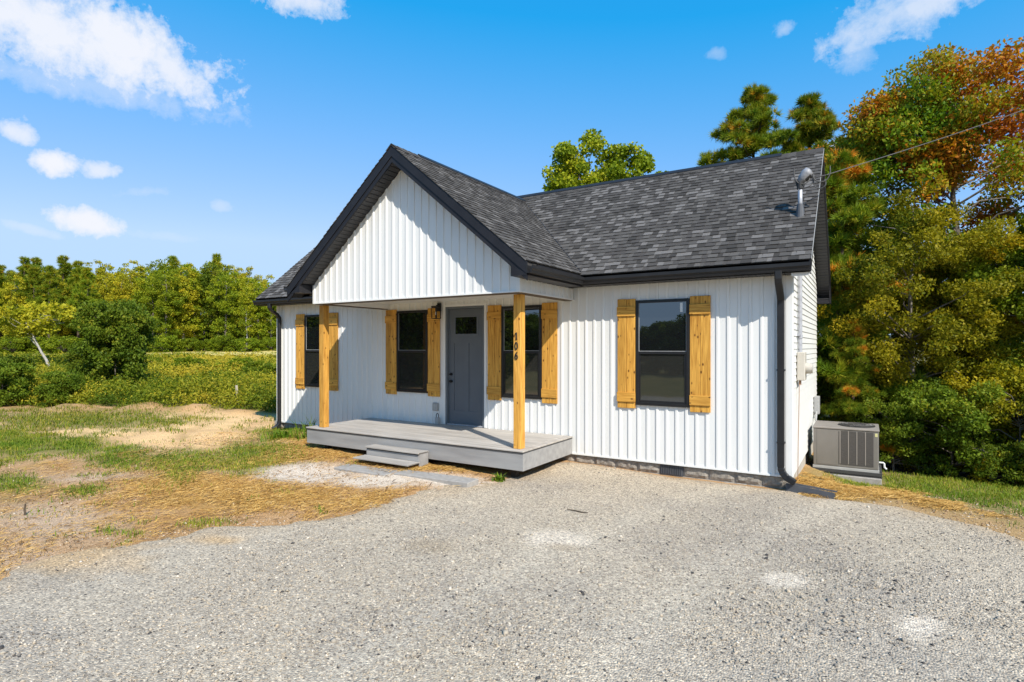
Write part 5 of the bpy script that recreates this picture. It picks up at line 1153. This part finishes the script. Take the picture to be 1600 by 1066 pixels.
# woods across the road: seen only as reflections in the panes
BK = [(-31 + 2.1 * i, -35.5 - (i % 3) * 0.8, (1.5, 1.25, 1.4, 1.15, 1.3, 1.05, 1.0, 0.95, 1.05, 1.15, 1.3, 1.2)[i % 12]) for i in range(20)]
BK += [(-21, -16, 1.9), (-24, -19, 2.1), (-27.5, -21, 2.0), (-31, -17, 2.2), (-25, -13.5, 1.7), (-18.5, -18.5, 1.5), (-35, -21, 2.2), (-30, -24, 2.3)]
for i, (x, y, q) in enumerate(BK):
    place('bush', bl, x, y, 'bush across the drive that shows only as a reflection in the window panes', 'bush', 'bushes across the drive', rz=i * 1.9, sc=q, parts=('stem', 'crown'))

# ------------------------------------------------------------------ ground cover
def blades(P, h, w, rg, bend=0.5, tint=None, lie=False):
    n = len(P); a = rg.random(n) * 6.283; dx = np.stack([np.cos(a), np.sin(a), np.zeros(n)], 1); sd = np.stack([-np.sin(a), np.cos(a), np.zeros(n)], 1)
    b = bend * (0.3 + rg.random(n)); up_ = np.array([0, 0, 1.0])
    if lie:
        L_ = h[:, None]; tilt = (rg.random(n) * 0.25)[:, None]
        p0 = P - dx * L_ / 2; p2 = P + dx * L_ / 2 + up_ * L_ * tilt * 0.3; p1 = (p0 + p2) / 2 + up_ * 0.012 + sd * L_ * 0.06 * rg.normal(size=(n, 1))
        hw = (w / 2)[:, None]; s3 = sd * 0.8 + up_ * 0.5
        V = np.stack([p0 - s3 * hw, p0 + s3 * hw, p1 - s3 * hw, p1 + s3 * hw, p2], 1)
    else:
        hh = h[:, None]; bb = b[:, None]; hw = (w / 2)[:, None]
        m_ = P + up_ * hh * 0.55 + dx * hh * bb * 0.25; t_ = P + up_ * hh * (1 - 0.3 * bb) + dx * hh * bb
        V = np.stack([P - sd * hw, P + sd * hw, m_ - sd * hw * 0.75, m_ + sd * hw * 0.75, t_], 1)
    i = np.arange(n)[:, None] * 5
    F = np.concatenate([i + np.array([[0, 1, 3]]), i + np.array([[0, 3, 2]]), i + np.array([[2, 3, 4]])], 1).reshape(-1, 3)
    return V.reshape(-1, 3), F
def scatter(n, x0, x1, y0, y1, dens, rg):
    x = rg.uniform(x0, x1, n); y = rg.uniform(y0, y1, n); k = rg.random(n) < dens(x, y); return x[k], y[k]
def stuff(name, V, F, mat, attrs): tag(link(bpy.data.objects.new(name, fast_mesh(name, V, F, mat, attrs=attrs))), kind='stuff')
rg = np.random.default_rng(91)
def outside(x, y): return (gsd(x, y, poly_sd(x, y, GRAVEL)) < 0.02) & ~((x > XL) & (x < XR) & (y > 0) & (y < YB)) & ~((x > DKX0) & (x < DKX1) & (y > DKY) & (y < 0)) & ~((x > 0.0) & (x < 1.25) & (y > 2.4) & (y < 3.66))
nz = lambda x, y, s, o: fbm(x * s + o, y * s, 4) * 2
def d_grass(x, y):
    v = np.clip(blob(x, y, B_GRASS, 0.7) * 1.6 - 0.35 + nz(x, y, 2.5, 0) * 0.9, 0, 1)
    v = np.maximum(v, 0.9 * np.clip(blob(x, y, B_TUFT, 1.3) * 1.6 - 0.5 + nz(x, y, 6, 3) * 0.8, 0, 1))
    v = np.maximum(v, np.clip(nz(x, y, 1.7, 8) * 1.2 - 0.15, 0, 1) * 0.30 * sstep(-6, -9, x))
    v = v * (1 - np.clip(blob(x, y, B_PALE) * 2.4 - 0.6, 0, 1))
    return v * outside(x, y) * (1 - 0.85 * np.clip(blob(x, y, B_SAND) * 1.5 - 0.3, 0, 1))
x, y = scatter(420000, -20, -4.6, -7.6, 1.0, lambda x, y: d_grass(x, y) * 0.62, rg)
x2, y2 = scatter(60000, 0.3, 7, -1.6, 5.2, lambda x, y: np.clip(blob(x, y, B_RGRASS) * 1.6 - 0.15 + nz(x, y, 2, 5) * 0.7, 0, 1) * outside(x, y) * (1 - 0.9 * np.clip(blob(x, y, B_RSTRAW) * 1.4, 0, 1)), rg)
gX = np.concatenate([x, x2]); gY = np.concatenate([y, y2]); n = len(gX)
V, Fq = blades(np.stack([gX, gY, gh(gX, gY) - 0.005], 1), 0.035 + 0.075 * rg.random(n) ** 1.7, 0.006 + 0.006 * rg.random(n), rg, 0.9)
L_GRASS = leafmat('grass_blade', [(0.065, 0.131, 0.009), (0.123, 0.203, 0.015), (0.217, 0.246, 0.0225), (0.493, 0.392, 0.0675)], 0.3)
tint = np.clip(0.50 + 0.40 * nz(gX, gY, 0.9, 30) + 0.2 * nz(gX, gY, 4, 31) + rg.normal(size=n) * 0.2, 0, 1)
stuff('lawn_grass', V, Fq, L_GRASS, {'tint': ('FLOAT', 'POINT', np.repeat(tint, 5))})
# dry olive stubble toward the field
x, y = scatter(90000, -30, -12, -8, 1.6, lambda x, y: np.clip(blob(x, y, B_OLIVE) * 1.6 - 0.25 + nz(x, y, 1.6, 12), 0, 1) * (tdist(x, y) < 0.3) * 0.7, rg); n = len(x)
V, Fq = blades(np.stack([x, y, gh(x, y) - 0.005], 1), 0.05 + 0.09 * rg.random(n), 0.012 + 0.008 * rg.random(n), rg, 0.8)
tint = np.clip(0.62 + 0.2 * nz(x, y, 0.8, 3) + rg.normal(size=n) * 0.2, 0, 1)
stuff('dry_stubble', V, Fq, L_GRASS, {'tint': ('FLOAT', 'POINT', np.repeat(tint, 5))})
# loose straw
def d_straw(x, y):
    v = np.clip(blob(x, y, B_STRAW) * 1.5 - 0.25 + nz(x, y, 2.2, 50) * 0.8, 0, 1)
    v = np.maximum(v, np.clip(0.22 + nz(x, y, 1.3, 60) * 0.8, 0, 1) * 0.5 * sstep(-13, -9, x) * sstep(-0.2, -1.2, y))
    v = v * (1 - np.clip(blob(x, y, B_PALE) * 2.2 - 0.7, 0, 1) * 0.95)
    return v * outside(x, y)
x, y = scatter(230000, -13, -3.9, -7.6, -0.2, lambda x, y: d_straw(x, y) * 0.8, rg)
x2, y2 = scatter(90000, 0.02, 3.2, -1.3, 2.4, lambda x, y: np.clip(blob(x, y, B_RSTRAW) * 1.7 - 0.4 + nz(x, y, 2.5, 5) * 0.9, 0, 1) * outside(x, y), rg)
sX = np.concatenate([x, x2]); sY = np.concatenate([y, y2]); n = len(sX)
V, Fq = blades(np.stack([sX, sY, gh(sX, sY) + 0.004 + 0.02 * rg.random(n)], 1), 0.05 + 0.17 * rg.random(n) ** 2, 0.003 + 0.004 * rg.random(n), rg, lie=True)
L_STRAW = leafmat('straw', [(0.22, 0.115, 0.03), (0.44, 0.255, 0.07), (0.56, 0.355, 0.11), (0.68, 0.48, 0.2)], 0.1)
stuff('loose_straw', V, Fq, L_STRAW, {'tint': ('FLOAT', 'POINT', np.repeat(np.clip(0.42 + rg.normal(size=n) * 0.25, 0, 1), 5))})
# weeds of the field: leafy stems, goldenrod plumes
def fieldpts(n, t0, t1, s0, s1):
    t = rg.uniform(t0, t1, n); s = rg.uniform(s0, s1, n)
    return -20.7 + s * 0.938 - t * 0.347, 0.17 + s * 0.347 + t * 0.938
parts_ = []
for (n, t0, t1, lo, hi_, ls, k) in ((8500, 0.2, 6, 0.45, 1.0, 0.11, 15), (8500, 6, 15, 0.5, 1.0, 0.15, 11), (7000, 15, 24, 0.35, 0.7, 0.22, 7), (2500, 24, 42, 0.05, 0.14, 0.18, 4)):
    x, y = fieldpts(n, t0, t1, -14 - t1 * 1.0, 12 + t0 * 0.1)
    keepm = ~((x > -13.2) & (y < 6)); x, y = x[keepm], y[keepm]; m = len(x)
    pz = gh(x, y); h = lo + (hi_ - lo) * np.clip(0.5 + nz(x, y, 0.5, 70) + rg.normal(size=m) * 0.2, 0, 1)
    h *= sstep(-0.2, 1.4, tdist(x, y)) * 0.7 + 0.3
    tt = rg.random((m, k)) ** 0.8
    cx_ = np.stack([np.repeat(x[:, None], k, 1) + rg.normal(size=(m, k)) * 0.10, np.repeat(y[:, None], k, 1) + rg.normal(size=(m, k)) * 0.10, pz[:, None] + h[:, None] * tt], -1).reshape(-1, 3)
    gold = nz(x, y, 0.45, 90) + rg.normal(size=m) * 0.22 - (0.10 if t0 < 10 else 0.3)
    ti = 0.33 + 0.62 * nz(x, y, 0.28, 20)[:, None] + 0.30 * nz(x, y, 1.1, 25)[:, None] + 0.14 * tt + rg.normal(size=(m, k)) * 0.10
    isg = (gold > 0.05)[:, None] & (tt > 0.72) & (t0 < 12)
    ti = np.where(isg, 0.9 + 0.1 * rg.random((m, k)), np.clip(ti, 0, 0.72)).reshape(-1)
    V, Fq = leaf_quads(cx_, ls * (0.6 + 0.8 * rg.random(m * k)) * np.where(isg.reshape(-1), 0.62, 1.0), rg, aspect=0.40)
    parts_.append((V, Fq, np.repeat(ti, 4)))
off = 0; VV, FF, TT = [], [], []
for V, Fq, t in parts_: VV.append(V); FF.append(Fq + off); TT.append(t); off += len(V)
L_WEED = leafmat('field_weed', [(0.06, 0.101, 0.0075), (0.147, 0.185, 0.012), (0.276, 0.26, 0.0188), (0.415, 0.319, 0.03), (0.468, 0.4, 0.03)], 0.3)
stuff('field_weeds', np.concatenate(VV), np.concatenate(FF), L_WEED, {'tint': ('FLOAT', 'POINT', np.concatenate(TT))})
# strappy weeds by the left corner and a small weed at the deck
def weed(name, x, y, n, h, w, label, seed, spread=0.12, bend=0.9):
    rg_ = np.random.default_rng(seed); P = np.stack([x + rg_.normal(size=n) * spread, y + rg_.normal(size=n) * spread, np.full(n, G(x, y) - 0.01)], 1)
    V, Fq = blades(P, h * (0.5 + 0.6 * rg_.random(n)), np.full(n, w), rg_, bend)
    o = link(bpy.data.objects.new(name, fast_mesh(name, V, Fq, L_GRASS, attrs={'tint': ('FLOAT', 'POINT', np.repeat(np.clip(0.3 + rg_.normal(size=n) * 0.2, 0, 1), 5))})))
    tag(o, label, 'weed')
weed('tall_weed', -9.75, -1.05, 34, 0.62, 0.028, 'tall strappy grass weed against the wall left of the deck', 3, 0.10, 0.7)
weed('low_weed', -10.35, -1.35, 90, 0.27, 0.025, 'low bushy weed clump in front of the left downspout', 4, 0.13, 1.0)
weed('small_weed', -4.02, -1.93, 46, 0.16, 0.03, 'small green weed growing at the front right corner of the deck', 5, 0.05, 0.9)
# loose gravel stones
n = 430000
x = rg.uniform(-7.6, 5.5, n); y = rg.uniform(-8.6, 0.1, n)
s_ = gsd(x, y, poly_sd(x, y, GRAVEL)); dc = np.hypot(x - CAM[0], y - CAM[1])
pk = np.clip(1.25 - dc / 9.5, 0.10, 1.0) * np.clip(np.where(s_ > 0, 0.5 + s_ * 1.1, 0.35 * np.exp(s_ * 2.6)), 0.0, 1) * (s_ > -1.3) * (y < -0.06) * np.clip(0.60 + nz(x, y, 0.8, 44) * 1.3, 0.12, 1) * (1 - 0.92 * np.clip(blob(x, y, B_GPALE) * 2.2 - 0.5, 0, 1)) * (1 - 0.8 * np.clip(blob(x, y, [(-6.2, -7.0, 0.75, 0.45, 0.55, -0.22)]) * 1.7 - 0.5 + nz(x, y, 4, 7) * .5, 0, 1))
for off in (-1.15, 0.35): pk = pk * (1 - 0.6 * np.exp(-((x + 1.1 + off - 0.10 * y - 0.03 * (y + 5) ** 2) / 0.26) ** 2))
k = rg.random(n) < pk; x, y, s_ = x[k], y[k], s_[k]; n = len(x)
rad = 0.0035 + 0.0085 * rg.random(n) ** 2.6; big = rg.random(n) < 0.02; rad[big] *= 2.0; rad *= 0.92 + 0.28 * GD(x, y)
z = gh(x, y) + np.clip(s_ / 0.18, 0, 1) * 0.022 + fbm(x * 6, y * 6, 3) * 0.012 * (s_ > 0) + rad * 0.25
octa = np.array([(1, 0, 0), (0, 1, 0), (-1, 0, 0), (0, -1, 0), (0, 0, 1), (0, 0, -1)], float)
of = np.array([(0, 1, 4), (1, 2, 4), (2, 3, 4), (3, 0, 4), (1, 0, 5), (2, 1, 5), (3, 2, 5), (0, 3, 5)])
q = octa[None] * (0.6 + 0.8 * rg.random((n, 6, 1))) + rg.normal(size=(n, 6, 3)) * 0.16
q[:, :, 2] *= 0.72; a = rg.random(n) * 6.283; ca, sa = np.cos(a)[:, None], np.sin(a)[:, None]
tl = rg.normal(size=n) * 0.5; ct_, st2 = np.cos(tl)[:, None], np.sin(tl)[:, None]
qy = q[:, :, 1] * ct_ - q[:, :, 2] * st2; qz = q[:, :, 1] * st2 + q[:, :, 2] * ct_; qx = q[:, :, 0] * 1.25
V = np.stack([x[:, None] + (qx * ca - qy * sa) * rad[:, None], y[:, None] + (qx * sa + qy * ca) * rad[:, None], z[:, None] + qz * rad[:, None]], -1).reshape(-1, 3)
Fq = (np.arange(n)[:, None, None] * 6 + of[None]).reshape(-1, 3)
tint = rg.choice([0.0, 0.28, 0.45, 0.6, 0.8, 1.0], n, p=[0.07, 0.18, 0.33, 0.24, 0.10, 0.08]) + rg.normal(size=n) * 0.04 - 0.07 * GD(x, y)
L_STONE = leafmat('gravel_stone', [(0.075, 0.07, 0.068), (0.27, 0.24, 0.205), (0.44, 0.385, 0.305), (0.52, 0.42, 0.30), (0.72, 0.64, 0.53)], 0.0, 0.9)
stuff('gravel', V, Fq, L_STONE, {'tint': ('FLOAT', 'POINT', np.repeat(np.clip(tint, 0, 1), 6))})

# clods and crumbs on the bare soil
x, y = scatter(60000, -13, -3.7, -8.2, -0.3, lambda x, y: np.clip(0.45 + nz(x, y, 1.5, 33), 0, 1) * outside(x, y) * (1 - 0.7 * np.clip(blob(x, y, B_STRAW), 0, 1)) * np.clip(1.35 - np.hypot(x - CAM[0], y - CAM[1]) / 16, 0.15, 1), rg)
x2, y2 = scatter(5000, -3.7, 0.0, -0.75, -0.12, lambda x, y: 0.5 + 0 * x, rg); x3, y3 = scatter(9000, 0.2, 4, -1.4, 1.6, lambda x, y: 0.6 * outside(x, y), rg)
x = np.concatenate([x, x2, x3]); y = np.concatenate([y, y2, y3]); n = len(x)
rad = 0.004 + 0.016 * rg.random(n) ** 3.0; z = gh(x, y) + rad * 0.2
q = octa[None] * (0.6 + 0.8 * rg.random((n, 6, 1))) + rg.normal(size=(n, 6, 3)) * 0.16; q[:, :, 2] *= 0.7
V = np.stack([x, y, z], -1)[:, None, :] + q * rad[:, None, None]
Fq = (np.arange(n)[:, None, None] * 6 + of[None]).reshape(-1, 3)
L_CLOD = leafmat('soil_clod', [(0.16, 0.09, 0.045), (0.40, 0.26, 0.14), (0.52, 0.37, 0.22), (0.60, 0.52, 0.42)], 0.0, 0.95)
stuff('soil_clods', V.reshape(-1, 3), Fq, L_CLOD, {'tint': ('FLOAT', 'POINT', np.repeat(np.clip(0.5 + rg.normal(size=n) * 0.28, 0, 1), 6))})
x, y = scatter(9000, -12, -4, -8, -0.6, lambda x, y: outside(x, y) * np.clip(0.5 + nz(x, y, 1.2, 77), 0, 1), rg); n = len(x)
V, Fq = blades(np.stack([x, y, gh(x, y) + 0.012], 1), 0.06 + 0.22 * rg.random(n) ** 2.5, 0.004 + 0.005 * rg.random(n), rg, lie=True)
L_LIT = leafmat('twig_litter', [(0.07, 0.04, 0.02), (0.14, 0.08, 0.035), (0.22, 0.13, 0.06)], 0.0, 0.9)
stuff('twig_litter', V, Fq, L_LIT, {'tint': ('FLOAT', 'POINT', np.repeat(rg.random(n), 5))})
